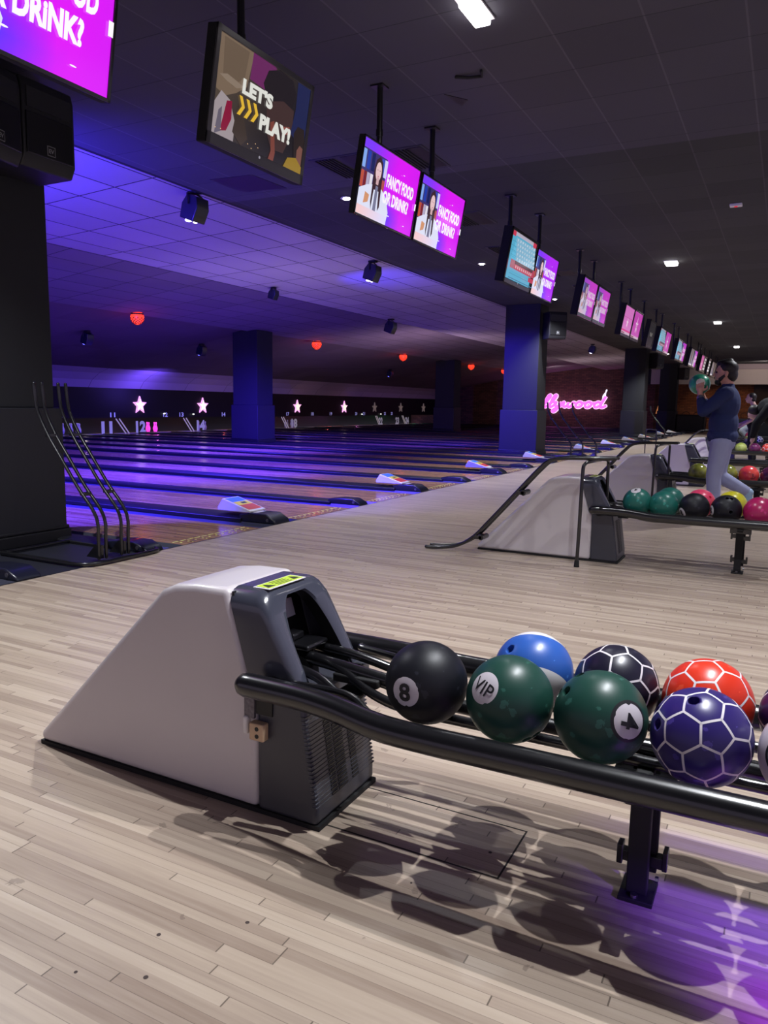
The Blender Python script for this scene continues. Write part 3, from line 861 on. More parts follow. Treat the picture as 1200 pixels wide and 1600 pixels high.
M_B_GREENB = marble('bright green ball', (14, 120, 84), (60, 180, 140), .3)
M_SEAM = mat('white seam lines', (226, 220, 224), .5)
M_BADGE = mat('white badge print', (206, 200, 206), .5)
M_INK = mat('black badge ink', (22, 22, 28), .5)
ZB = .480
NR, BR = -.112, .112
# foreground rack, near row
c = (-.783, RY[0]+NR, ZB); o = ball(c, M_B_BLACK, 'black bowling ball with a white number 8 badge, nearest the foreground hood')
badge(c, facing(c, -.50, .25)[0], .040, [M_BADGE, M_INK], .12, '8', .8, 1.15, parent=o)
c = (-.556, RY[0]+NR, ZB); ho = [facing(c, .42, .86)[0], facing(c, .62, .74)[0]]
o = ball(c, M_B_GREEN, 'dark green bowling ball with a round white VIP badge', ho, 6)
badge(c, facing(c, -.58, -.20)[0], .042, [M_BADGE, M_INK], -.25, 'VIP', 1.5, .8, parent=o, bold=.008)
c = (-.333, RY[0]+NR, ZB); ho = [facing(c, -.90, -.40)[0], facing(c, -.74, -.45)[0], facing(c, -.49, -.84)[0]]
o = ball(c, M_B_GREEN, 'dark green bowling ball with a black ringed white number 4 badge', ho, 6)
badge(c, facing(c, .60, .02)[0], .042, [M_BADGE, M_INK], -1.9, '4', .85, 1.15, ring=.22, parent=o, bold=.02)
c = (-.112, RY[0]+NR, ZB); ho = [facing(c, -.19, -.68)[0], facing(c, -.90, -.36)[0], facing(c, -.84, -.10)[0]]
o = ball(c, M_B_PURPLE, 'deep violet bowling ball with white football style seams, in the near row', ho, 6)
from mathutils import Euler
seams(M_SEAM, Euler((.55, .35, .2)), o)
c = (.109, RY[0]+NR, ZB); o = ball(c, M_B_CREAM, 'cream bowling ball cut by the right edge of the picture', [], 5)
badge(c, facing(c, -.55, .12)[0], .034, [M_BADGE, M_INK], .2, '6', .8, 1.0, ring=.3, parent=o)
# back row
c = (-.562, RY[0]+BR, ZB)
hb = [facing(c, -.60, -.50)[0]]
o = ball(c, M_B_BLUE, 'blue bowling ball with a white cap and white lower part, in the back row', hb, 6, hm=M_HOLEW)
n_, r0, u0 = facing(c, 0, 0)
ax = (u0*math.cos(.55)-n_*math.sin(.55)+r0*.06).normalized()
# white parts: split the mesh along two circles of latitude so the edges are clean
bm = bmesh.new(); bm.from_mesh(o.data)
for lat in (.60, -.42):
    bmesh.ops.bisect_plane(bm, geom=bm.verts[:]+bm.edges[:]+bm.faces[:], plane_co=ax*RB*math.sin(lat), plane_no=ax)
bm.to_mesh(o.data); bm.free(); o.data.materials.append(M_WHITE)
for p in o.data.polygons:
    s_ = p.center.dot(ax)/RB
    if p.material_index == 0 and (s_ > math.sin(.60) or s_ < math.sin(-.42)): p.material_index = 2
c = (-.340, RY[0]+BR, ZB); o = ball(c, scuffed('black seamed ball', (28, 26, 44), .34, .2), 'black bowling ball with white football style seams, behind the number 4 ball'); seams(M_SEAM, Euler((.2, .9, .5)), o)
c = (-.118, RY[0]+BR, ZB); o = ball(c, M_B_ORANGE, 'orange bowling ball with white football style seams, behind the violet one'); seams(M_SEAM, Euler((.9, .2, 1.1)), o)
c = (.104, RY[0]+BR, ZB); o = ball(c, M_B_NAVY, 'navy bowling ball with a white band at the right edge of the picture'); seams(M_SEAM, Euler((.4, 1.2, .1)), o)
# second rack
Y2 = RY[1]
c = (-.966, Y2+NR, ZB+.01); o = ball(c, M_B_TEAL, 'teal bowling ball with a white badge on top, nearest the second hood')
badge(c, facing(c, -.15, -.86)[0], .040, [M_BADGE, M_INK], 0, '5', .5, .6, parent=o)
c = (-.774, Y2+NR, ZB); o = ball(c, M_B_TEAL, 'plain teal bowling ball, second in the near row of the second rack')
c = (-.757, Y2+BR, ZB+.01); o = ball(c, M_B_TEAL, 'teal bowling ball peeking out behind another one', )
badge(c, facing(c, .55, .3)[0], .014, [M_BADGE, M_INK], 0, parent=o)
c = (-.556, Y2+NR, ZB); o = ball(c, M_B_BLACK, 'black bowling ball with a white 8 badge at its lower left, second rack')
badge(c, facing(c, -.78, .42)[0], .040, [M_BADGE, M_INK], .1, '8', .8, 1.15, parent=o)
c = (-.534, Y2+BR, ZB+.01); ball(c, M_B_PINK, 'hot pink bowling ball behind a black one, second rack', [facing((-.534, Y2+BR, ZB), .62, -.45)[0]], 6)
c = (-.338, Y2+NR, ZB); o = ball(c, M_B_BLACK, 'black bowling ball with finger holes on top, white badge at left, second rack', [facing(c, .0, -.78)[0], facing(c, .28, -.76)[0], facing(c, .3, .15)[0]], 6)
badge(c, facing(c, -.93, .1)[0], .038, [M_BADGE, M_INK], .1, '8', .8, 1.15, parent=o)
c = (-.313, Y2+BR, ZB+.01); ball(c, M_B_YEL, 'yellow bowling ball behind a black one, second rack')
c = (-.120, Y2+NR, ZB); ball(c, M_B_MAG, 'magenta bowling ball at the right edge, second rack')
# third rack
Y3 = RY[2]
for x, m, lab in [(-.860, M_B_OLIVE, 'olive marbled bowling ball left of the man, third rack'), (-.545, M_B_OLIVE, 'olive marbled bowling ball right of the man, third rack'),
                  (-.326, M_B_CORAL, 'coral bowling ball with a dark emblem, third rack'), (-.105, M_B_PLUM, 'plum bowling ball at the right edge, third rack')]:
    c = (x, Y3+NR, ZB); o = ball(c, m, lab)
    if m is M_B_CORAL:
        mb = MB(); d_, r_, u_ = facing(c, .38, .22)
        def PP(a, b): return (d_*RB+r_*a+u_*b).normalized()*(RB+.001)
        for pts in ([(-.008, .04), (.006, .03), (-.006, .02), (.008, .01), (-.010, .002)], [(-.02, -.012), (.012, -.012)], [(-.016, -.022), (.018, -.022)], [(.03, -.02), (.034, .0), (.028, .006)]):
            mb.tube([PP(*q) for q in pts], .003, 6)
        mb.build('emblem', M_INK, o)
ball((.02, RY[3]+NR, ZB), M_B_LIME, 'lime marbled bowling ball at the right edge, fourth rack')
for x, m, lab, k, r_ in [(-.74, M_B_LIME, 'lime marbled bowling ball beside the man, fifth rack', 4, NR), (-.50, M_B_PLUM, 'plum bowling ball between lime and red ones, fifth rack', 4, NR), (-.27, M_B_ORANGE, 'red orange bowling ball with pale seams, fifth rack', 4, NR),
                  (-.80, M_B_OLIVE, 'olive bowling ball in front of the dark clothed people, sixth rack', 5, NR), (-.57, M_B_NAVY, 'navy bowling ball with pale seams, sixth rack', 5, NR),
                  (-.92, M_B_MAROON, 'maroon bowling ball in the little far stack of three colours', 6, NR), (-1.06, M_B_TEAL, 'tiny teal bowling ball in the far stack of three colours', 7, NR), (-1.10, M_B_CORAL, 'tiny orange bowling ball, topmost of the far stack', 7, BR)]:
    z_ = ZB
    o = ball((x, RY[k]+r_, z_), m, lab, sub=4)
    if 'seams' in lab: seams(M_SEAM, Euler((.3, .5, .9)), o, .004)

# ================================================================== TELEVISIONS
n = NB('lit television picture'); at = n.nt.nodes.new('ShaderNodeAttribute'); at.attribute_name = 'Col'
n.link(at.outputs['Color'], n.b.inputs['Emission Color']); n.b.inputs['Emission Strength'].default_value = 1.0
n.b.inputs['Base Color'].default_value = (.01, .01, .01, 1); n.b.inputs['Roughness'].default_value = .12
M_SCREEN = n.m
class Canvas:
    """picture of a screen: coloured shapes in u (right) and v (up), 0..1 each"""
    def __init__(s, asp=1.77): s.v = []; s.f = []; s.c = []; s.k = 0; s.asp = asp
    def poly(s, pts, col, lift=True):
        if lift: s.k += 1
        o = len(s.v); s.v += [(p[0], p[1], s.k) for p in pts]
        s.f.append(list(range(o, o+len(pts)))); s.c.append([col]*len(pts) if not isinstance(col, list) else col)
    def grad(s, fn, nx=16, ny=10, u0=0, u1=1, v0=0, v1=1):
        s.k += 1
        for i in range(nx):
            for j in range(ny):
                q = [(u0+(u1-u0)*(i+a)/nx, v0+(v1-v0)*(j+b)/ny) for a, b in ((0, 0), (1, 0), (1, 1), (0, 1))]
                s.poly(q, [fn(*p) for p in q], False)
    def text(s, t, u, v, w_, h, col, bold=.05, skew=0, rise=0):
        s.k += 1; vs, fs, _ = text_mesh(t, bold); o = len(s.v)
        s.v += [(u+x*w_+y*h*skew, v+y*h+x*rise, s.k) for x, y in vs]
        for f in fs: s.f.append([i+o for i in f]); s.c.append([col]*len(f))
    def ell(s, u, v, a, b, col, n=20, rot=0):
        s.poly([(u+(a*math.cos(2*PI*k/n)*math.cos(rot)-b*math.sin(2*PI*k/n)*math.sin(rot)), v+(a*math.cos(2*PI*k/n)*math.sin(rot)+b*math.sin(2*PI*k/n)*math.cos(rot))*s.asp/1.0*1.0) for k in range(n)], col)
    def rect(s, u0, v0, u1, v1, col): s.poly([(u0, v0), (u1, v0), (u1, v1), (u0, v1)], col)
    def build(s, W, H, parent, gain=1.0):
        me = bpy.data.meshes.new('screen')
        me.from_pydata([(.0004*v[2], (v[0]-.5)*W, (v[1]-.5)*H) for v in s.v], [], s.f); me.update()
        ca = me.color_attributes.new('Col', 'FLOAT_COLOR', 'CORNER')
        i = 0
        for f, cs in zip(s.f, s.c):
            for c in cs:
                l = lin(c); ca.data[i].color = (l[0]*gain, l[1]*gain, l[2]*gain, 1); i += 1
        me.materials.append(M_SCREEN)
        o = bpy.data.objects.new('screen', me); C.objects.link(o); o.parent = parent; return o
def mixc(a, b, t): t = max(0, min(1, t)); return tuple(a[i]+(b[i]-a[i])*t for i in range(3))
def cv_fancy(pale=0, blue=0, dv=0):
    c = Canvas()
    def bg(u, v):
        m = mixc((126, 60, 255), (226, 24, 250), (u-.1)/.45+(.5-v)*.25)
        m = mixc(m, (205, 28, 245), (u-.8)*2)
        d = math.hypot((u-.45)/.32, (v-.08)/.36); m = mixc((70, 50, 255), m, d)
        if blue: m = mixc(m, (120, 40, 255), .45)
        return mixc(m, (210, 100, 190), pale)
    c.grad(bg)
    K = lambda x: mixc(x, (190, 150, 190), pale*.6)
    c.rect(.0, .26, .40, .88, K((60, 50, 110)))
    for i, (u, q) in enumerate([(.01, (130, 170, 240)), (.08, (30, 60, 170)), (.15, (20, 30, 90)), (.31, (60, 80, 190)), (.36, (210, 210, 250))]): c.rect(u, .62, u+.05, .86, K(q))
    for i, (u, q) in enumerate([(.01, (190, 80, 60)), (.06, (120, 30, 40)), (.10, (180, 170, 200)), (.15, (230, 225, 235)), (.30, (60, 60, 120)), (.35, (180, 80, 80))]): c.rect(u, .36, u+.045, .58, K(q))
    c.poly([(0, 0), (0, .33), (.12, .42), (.24, .47), (.36, .45), (.46, .36), (.52, .18), (.50, 0)], K((225, 228, 250)))
    c.poly([(.205, .22), (.20, .66), (.22, .80), (.272, .86), (.325, .80), (.345, .62), (.36, .20), (.335, .14), (.315, .40), (.235, .40), (.225, .12)], K((58, 34, 44)))
    c.ell(.272, .66, .048, .072, K((232, 196, 200)))
    c.rect(.252, .48, .294, .58, K((210, 170, 176)))
    c.rect(.246, .672, .262, .680, K((80, 50, 60))); c.rect(.282, .672, .298, .680, K((80, 50, 60)))
    c.poly([(.26, .592), (.272, .585), (.286, .592), (.272, .602)], K((190, 90, 110)))
    c.poly([(.255, .46), (.295, .46), (.30, .12), (.25, .12)], K((120, 120, 150)))
    c.poly([(.09, .16), (.16, .20), (.17, .30), (.10, .32)], K((214, 150, 110)))
    c.grad(lambda u, v: mixc(K((250, 205, 205)), K((226, 222, 255)), u/.45), 8, 2, 0, .5, 0, .12)
    W_ = K((255, 250, 255))
    c.text('FANCY FOOD', .42, .52-dv, .50, .185, W_, .045)
    c.text('OR DRiNK?', .39, .285-dv, .47, .18, W_, .045)
    c.rect(.975, .40, 1.0, .50, W_)
    c.ell(.52, .14, .02, .004, W_); c.ell(.82, .10, .016, .003, W_); c.ell(.70, .80, .016, .003, W_)
    return c
def cv_score(pale=0):
    c = Canvas(1.6); K = lambda x: mixc(x, (120, 150, 165), pale)
    c.rect(0, 0, 1, 1, K((96, 190, 226)))
    c.rect(0, .93, 1, 1, K((200, 190, 210))); c.rect(0, .90, .13, 1, K((222, 60, 90))); c.rect(.86, .90, 1, 1, K((222, 60, 90)))
    for k in range(5):
        v = .80-.10*k
        c.rect(0, v-.004, 1, v, K((50, 90, 120)))
        c.rect(.18, v+.006, .98, v+.095, K((150, 200, 230)))
        for j in range(8):
            c.rect(.20+.095*j, v+.02, .203+.095*j, v+.09, K((70, 100, 130)))
            c.text('739X62/8'[j], .225+.095*j, v+.03, .04, .045, K((240, 245, 250)), .02)
    c.rect(0, .22, 1, .40, K((206, 70, 100))); c.rect(0, .22, .16, .40, K((190, 110, 130))); c.rect(.16, .33, .92, .40, K((90, 40, 60)))
    for j in range(9): c.rect(.20+.08*j, .25, .24+.08*j, .31, K((240, 190, 200)))
    c.rect(0, .10, 1, .105, K((40, 90, 130))); c.rect(.78, .10, 1, .20, K((210, 60, 90)))
    c.rect(0, 0, 1, .02, K((60, 130, 170)))
    return c
def cv_pink(bright, star=True):
    c = Canvas(1.6)
    c.grad(lambda u, v: mixc(bright, (255, 190, 240), .25*(1-v)), 6, 4)
    c.rect(0, 0, 1, .09, (226, 190, 216)); c.rect(.05, .02, .4, .06, (150, 60, 90))
    if star:
        P = star_poly(.30, .30); c.poly([(.5+a*.55, .50+b*1.25) for a, b in P], (252, 232, 250))
        c.poly([(.5+a*.25, .50+b*.6) for a, b in P], bright)
    else:
        c.rect(0, .60, 1, .612, (190, 60, 130)); P = star_poly(.16, .35); c.poly([(.5+a*.7, .42+b*1.3) for a, b in P], (255, 225, 245))
        c.rect(0, .09, 1, .16, (230, 60, 150))
    return c
def cv_play():
    c = Canvas(1.77)
    c.grad(lambda u, v: mixc((92, 78, 66), (34, 30, 36), u*1.2+(.6-v)*.6), 12, 8)
    c.poly([(.0, 1), (.0, .45), (.10, .42), (.20, .50), (.30, .62), (.34, 1)], (128, 108, 90))
    c.poly([(.04, .98), (.06, .62), (.16, .55), (.27, .70), (.29, .98)], (112, 94, 78))
    c.poly([(.03, .60), (.10, .57), (.20, .55), (.28, .60), (.20, .62), (.10, .64)], (146, 128, 112))
    c.poly([(.33, 1), (.32, .72), (.50, .70), (.60, .92), (.58, 1)], (112, 44, 100))
    c.poly([(.0, .0), (.0, .30), (.06, .45), (.15, .40), (.22, .20), (.22, .0)], (170, 158, 162))
    c.poly([(.08, .05), (.12, .38), (.17, .40), (.18, .22), (.14, .08)], (142, 24, 60))
    c.poly([(.03, .0), (.05, .25), (.08, .30), (.09, .05)], (108, 100, 116))
    c.poly([(.23, .42), (.20, .10), (.30, .0), (.36, .10), (.30, .30)], (66, 54, 48))
    c.poly([(.46, .76), (.50, .92), (.62, 1.0), (.78, .98), (.84, .84), (.80, .62), (.70, .50), (.56, .52)], (36, 30, 36))
    c.poly([(.52, .60), (.54, .30), (.62, .12), (.76, .14), (.84, .40), (.83, .66), (.70, .70)], (70, 50, 50))
    c.poly([(.62, .10), (.58, .40), (.62, .44), (.67, .10), (.66, -.0), (.60, .0)], (130, 70, 60))
    c.poly([(.84, 1), (.85, .70), (.82, .40), (.92, .34), (1, .42), (1, 1)], (34, 40, 84))
    c.poly([(.86, .42), (.90, .52), (.98, .52), (1, .40), (1, .05), (.90, .10)], (44, 34, 34))
    c.poly([(.92, .25), (.95, .32), (.99, .30), (.99, .05), (.93, .02)], (128, 84, 74))
    c.poly([(.78, .0), (.82, .12), (.92, .16), (1, .08), (1, .0)], (160, 128, 40))
    c.poly([(.70, .42), (.80, .46), (.81, .38), (.74, .34)], (150, 84, 76))
    W_ = (240, 240, 232); Y_ = (244, 196, 62)
    c.text("LET'S", .25, .53, .33, .165, W_, .06)
    c.text('PLAY!', .46, .26, .36, .18, W_, .06)
    for k in range(3):
        u = .22+.072*k; c.poly([(u, .30), (u+.032, .30), (u+.074, .40), (u+.040, .50), (u+.008, .50), (u+.042, .40)], Y_)
    for u, v in [(.03, .06), (.08, .07), (.36, .05), (.44, .09), (.47, .06), (.40, .02)]: c.ell(u, v, .005, .003, (255, 210, 150), 8)
    return c
def cv_dark():
    c = Canvas(1.6); c.rect(0, 0, 1, 1, (34, 32, 34)); c.text('PLAY', .3, .40, .4, .16, (120, 116, 110)); return c
def cv_text():
    c = Canvas(1.6); c.rect(0, 0, 1, 1, (20, 18, 22))
    for k in range(4): c.text(['LOVE', 'TO', 'BOWL', 'HERE'][k], .15, .76-.22*k, .7, .15, (240, 235, 240))
    return c
def cv_grey(): 
    c = Canvas(1.6); c.grad(lambda u, v: mixc((150, 150, 190), (120, 108, 108), v), 4, 6)
    c.poly([(.35, .1), (.30, .6), (.5, .9), (.65, .6), (.6, .1)], (86, 70, 72)); c.rect(0, 0, 1, .1, (230, 225, 235)); return c

TILT = math.radians(9.5)
def tv(yc, zc, W, H, cv, label, frame=.018, chin=0, bez=None, x=-2.955, gain=1.0, depth=.06, tilt=None, group='televisions over the approach', pole_dx=-.075):
    t = thing('television', label, 'television', (x, yc, zc), group=group)
    tl = TILT if tilt is None else tilt
    T = Matrix.Rotation(tl, 4, 'Y')
    b = bez or M_BEZ
    mb = MB(); hw, hh = W/2, H/2
    mb.box(-depth, -.004, -hw, hw, -hh, hh, T=None)
    body = mb.build('housing', mat('matt television back', (7, 7, 8), .8), t, bevel=.008)
    mb = MB(); f = frame
    mb.box(-.006, .006, -hw, hw, hh-f, hh).box(-.006, .006, -hw, hw, -hh, -hh+f+chin).box(-.006, .006, -hw, -hw+f, -hh, hh).box(-.006, .006, hw-f, hw, -hh, hh)
    bz = mb.build('bezel', b, t, bevel=.003, bseg=2)
    sc_ = cv.build(W-2*f, H-2*f-chin, t, gain); sc_.location = T @ Vector((-.0038, 0, chin/2))
    if chin: 
        lg = MB().cyl((.006, 0, -hh+f+chin*.45), (.0075, 0, -hh+f+chin*.45), .008, seg=12).build('power_light', mat('small pale mark', (190, 190, 200), .5, emit=(200, 200, 210), es=.3), t); lg.rotation_euler = (0, tl, 0)
    for o in (body, bz, sc_): o.rotation_euler = (0, tl, 0)
    mb = MB(); mb.box(-depth-.05, -depth, -.14, .14, -.12, .12); mb.box(-depth-.02, -depth, hw*-.8, hw*.8, -.02, .02)
    br = mb.build('bracket', M_BLKM, t); br.rotation_euler = (0, tl, 0)
    top = ZC-zc
    mb = MB(); px = -depth-.06+pole_dx+.04
    mb.cyl((px, 0, -.12), (px, 0, top-.012), .024, seg=14); mb.box(px-.06, px+.05, -.055, .055, top-.014, top-.001)
    mb.cyl((px, 0, .42), (px, 0, .47), .03, seg=14)
    mb.build('pole', M_BLK, t)
    return t
tv(2.255, 2.975, 1.22, .70, cv_fancy(dv=.05), 'big television at the top left corner showing a pink food and drink advert', x=-2.98)
tv(4.05, 2.97, .97, .62, cv_play(), "television with a wide grey frame reading LET'S PLAY! in white", frame=.034, chin=.03, bez=M_BEZG, x=-2.99, depth=.075, gain=.8)
pairs = [(6.18, 'fancy', 'fancy'), (9.62, 'score', 'fancyb'), (13.10, 'fancyp', 'fancyp'), (16.56, 'pinkl', 'pink'),
         (21.2, 'score2', 'pink'), (24.7, 'score2', 'fancyp'), (28.1, 'grey', 'fancyp'), (31.6, 'pinkd', 'text'), (36.1, 'grey', 'dark'), (39.6, 'dark', 'dark')]
desc = {'fancy': 'bright magenta advert with a woman in white', 'fancyb': 'violet advert with a woman in white', 'fancyp': 'faded pink advert with a woman', 'score': 'pale blue and red score table',
        'score2': 'faint blue score table', 'pinkl': 'pale pink screen with a small star', 'pink': 'magenta screen with a white star', 'pinkd': 'plain pink screen', 'grey': 'greyish portrait', 'text': 'white lettering on black', 'dark': 'nearly dark screen'}
mk = {'fancy': lambda: cv_fancy(), 'fancyb': lambda: cv_fancy(.05, 1), 'fancyp': lambda: cv_fancy(.55), 'score': cv_score, 'score2': lambda: cv_score(.45), 'pinkl': lambda: cv_pink((226, 120, 206), False),
      'pink': lambda: cv_pink((206, 66, 186)), 'pinkd': lambda: cv_pink((200, 80, 160), False), 'grey': cv_grey, 'text': cv_text, 'dark': cv_dark}
for i, (yc, a, b) in enumerate(pairs):
    for s_, k in ((-1, a), (1, b)):
        old = k not in ('fancy', 'fancyb')
        lab = '%s television of the %s hanging pair, %s' % ('nearer' if s_ < 0 else 'farther', ['first', 'second', 'third', 'fourth', 'fifth', 'sixth', 'seventh', 'eighth', 'ninth', 'tenth'][i], desc[k])
        tv(yc+s_*.51, 2.90 if not old else 2.93, .985, .56 if not old else .61, mk[k](), lab, frame=.014 if not old else .034, chin=0 if not old else .02, depth=.05 if not old else .11, gain=.95 if k.startswith('fancy') and not k.endswith('p') else .75, pole_dx=-.03)
tv(19.05, 2.93, .9, .62, cv_dark(), 'dark television hanging between the fourth and fifth lit pairs', frame=.04, chin=.02, depth=.1)
tv(34.0, 2.95, .9, .62, cv_text(), 'far television with white words on black, between two pairs', frame=.04, chin=.02, depth=.1)
# the light of the two biggest screens falling on the hoods and floor comes from the screens themselves

# ================================================================== CEILING FIXTURES
for i, (x, y) in enumerate(CEIL_LIGHTS):
    big = i in (0, 1, 5)
    lab = {0: 'ceiling light over the foreground rack', 1: 'rectangular ceiling light at the top edge of the picture', 2: 'square ceiling light, lit, halfway along the dark ceiling',
           3: 'small bright ceiling light, second of the far row', 4: 'small bright ceiling light, farthest of the row', 5: 'ceiling light just beyond the foreground rack', 11: 'ceiling light behind the photographer'}.get(i, 'ceiling light outside the right edge, %s of its row' % ORD[max(0, i-6)])
    t = thing('ceiling_light', lab, 'ceiling light', (x, y, ZC), group='ceiling lights')
    hx, hy = (.055, .15) if big else (.09, .13)
    MB().box(-hx-.02, hx+.02, -hy-.02, hy+.02, -.012, 0).build('frame', M_WHITE, t, bevel=.003)
    MB().box(-hx, hx, -hy, hy, -.055, -.012).build('diffuser', M_LAMP, t, bevel=.012)
for i, (x, y) in enumerate(SOFFIT_LIGHTS):  # the nearest fitting goes with the added lamp out of view
    t = thing('downlight', 'small round downlight near the lane edge of the ceiling, %s' % ORD[i], 'ceiling light', (x, y, ZC), group='round downlights')
    MB().cyl((0, 0, -.012), (0, 0, 0), .075, .06, 24).build('trim_ring', M_WHITE, t)
    MB().sphere((0, 0, -.012), (.045, .045, .02), 16, 8).build('lens', M_LAMPS, t)
# smoke detector, sensor, torn tile
t = thing('smoke_detector', 'small white detector box on the right part of the ceiling', 'detector', (-.75, 10.6, ZC)); MB().box(-.07, .07, -.05, .05, -.03, 0).build('case', M_WHITE, t, bevel=.008); MB().cyl((0, 0, -.036), (0, 0, -.03), .02, seg=12).build('sensor', M_RED, t)
t = thing('ceiling_sensor', 'dark little hook shaped fitting on the ceiling left of the top light', 'sensor', (-2.35, 5.75, ZC)); MB().tube([(-.09, 0, -.012), (.0, .03, -.02), (.10, .05, -.02), (.12, -.02, -.012)], .012, 8).build('cable', M_BLKM, t)
mb = MB(); mb.prism([(-2.66, 6.03), (-2.53, 6.22), (-2.62, 6.32)], 'z', ZC-.004, ZC-.001); tag(mb.build('ceiling_hole', M_CAV), 'small black triangular hole broken in a ceiling tile', 'hole')
def vent(x, y, lab, sx=.29, sy=.29, rot=0):
    t = thing('ceiling_vent', lab, 'air vent', (x, y, ZC), group='ceiling vents')
    MB().box(-sx, sx, -sy, sy, -.006, 0).build('plate', mat('vent grey', (46, 46, 52), .6), t)
    mb = MB(); mb.box(-sx*.82, -sx*.2, -sy*.9, sy*.9, -.009, -.005).box(sx*.2, sx*.86, -sy*.9, sy*.9, -.009, -.005); mb.build('opening', M_CAV, t)
    mb = MB()
    for k in range(6): mb.box(-sx*.8+k*.04*1.0, -sx*.8+k*.04+.012, -sy*.88, sy*.88, -.018, -.008)
    mb.build('slats', M_BLKM, t)
vent(-4.30, 7.35, 'dark slotted ceiling vent behind the first pair of advert televisions', .30, .36)
vent(-3.55, 7.4, 'dark slotted ceiling vent just right of the first television pole', .22, .36)
vent(-3.98, 10.0, 'ceiling vent above the second advert television', .26, .36)
vent(-4.15, 12.1, 'ceiling vent behind the score television', .3, .3)
vent(-4.0, 14.6, 'ceiling vent behind the third television pair', .3, .3)
vent(-3.9, 16.4, 'ceiling vent right of the third television pair', .25, .3)
o = MB().prism([(-6.0, 7.1), (-5.45, 7.15), (-5.40, 7.75), (-5.98, 7.68)], 'z', ZC-.004, ZC-.001).build('ceiling_opening', M_CAV); tag(o, "black square opening in the ceiling left of the LET'S PLAY television", 'opening')

# ------------------------------------------------------------------ effect lights
def effect_light(loc, lab, s_=1.0, lens=True, lens_m=None, rz=0):
    t = thing('effect_light', lab, 'stage light', loc, rz, group='effect lights under the lane ceiling')
    mb = MB(); mb.box(-.07*s_, .07*s_, -.05*s_, .05*s_, -.03*s_, 0)
    mb.tube([(0, -.13*s_, -.16*s_), (0, -.135*s_, -.05*s_), (0, 0, -.02*s_), (0, .135*s_, -.05*s_), (0, .13*s_, -.16*s_)], .012*s_, 8); mb.build('yoke', M_BLKM, t)
    T = Matrix.Translation((0, 0, -.2*s_)) @ Matrix.Rotation(.35, 4, 'Y')
    mb = MB(); mb.prism([(-.11*s_, -.15*s_), (-.13*s_, .02*s_), (-.08*s_, .14*s_), (.08*s_, .14*s_), (.13*s_, .02*s_), (.11*s_, -.15*s_)], 'y', -.11*s_, .11*s_, T=T)
    h_ = mb.build('head', M_NAVYB, t, bevel=.012)
    if lens:
        mb = MB()
        a = T @ Vector((.0, -.06*s_, -.152*s_)); b = T @ Vector((.0, .06*s_, -.152*s_)); mb.sphere(a, (.045*s_, .045*s_, .02*s_), 12, 8); mb.sphere(b, (.03*s_, .03*s_, .015*s_), 12, 8)
        mb.build('lens', lens_m or M_LIGHTW, h_)
    return t
effect_light((-6.62, 7.55, 3.745), 'moving light with a lit lens hanging at the ceiling edge, nearest one', 1.0)
effect_light((-6.75, 12.35, 3.74), 'moving light with a lit lens, beside the blue splash on the ceiling', 1.0)
effect_light((-9.9, 19.2, 3.56), 'dark moving light without a lit lens over the lanes', 1.1, False)
effect_light((-9.6, 13.3, 3.57), 'small dark projector under the lane ceiling, left of it', .7, False)
M_BLENS = mat('blue lens', (120, 120, 255), .3, emit=(110, 110, 255), es=2)
for loc, lab in [((-16.4, 14.45, 3.0), 'far little light with a blue lens, left one'), ((-16.4, 18.9, 3.0), 'far little light with a blue lens, beside the lane column'), ((-17.0, 33.0, 2.9), 'far little light with a blue lens, in the centre'),
                 ((-7.6, 24.0, 3.69), 'spotlight hanging above the neon sign, left one'), ((-7.0, 31.0, 3.71), 'spotlight hanging above the neon sign, right one'), ((-11.5, 40.0, 3.66), 'dark round light above the neon lettering')]:
    effect_light(loc, lab, 1.0, True, M_BLENS if 'blue' in lab else (M_LIGHTW if 'spot' in lab else M_CAV))
# red beacons at the second step of the ceiling
for i, (x, y, z) in enumerate([(-14.2, 14.05, 3.31), (-14.35, 22.35, 3.30), (-14.35, 29.0, 3.30), (-14.35, 36.8, 3.30), (-14.35, 41.9, 3.30)]):
    t = thing('red_beacon', 'glowing red half dome beacon under the lane ceiling, %s' % (ORD[i] if i else 'nearest and largest'), 'beacon', (x, y, z), group='red beacons')
    MB().cyl((0, 0, -.10), (0, 0, 0), .15, seg=20).build('base', M_BLKM, t)
    mb = MB(); mb.sphere((0, 0, -.10), .165, 18, 12)
    d_ = mb.build('dome', M_REDG, t)
    mb = MB()
    for k in range(7):
        a = .25+k*.2
        for j in range(10):
            b_ = 2*PI*j/10+k*.3; p = Vector((math.sin(a)*math.cos(b_), math.sin(a)*math.sin(b_), -math.cos(a)))*.163+Vector((0, 0, -.10))
            mb.sphere(p, .017, 6, 4)
    mb.build('lens_dots', mat('dark red gap', (60, 8, 10), .5), d_)
    point('beacon_lamp', (x, y, z-.32), 5, (1, .08, .03), .05)

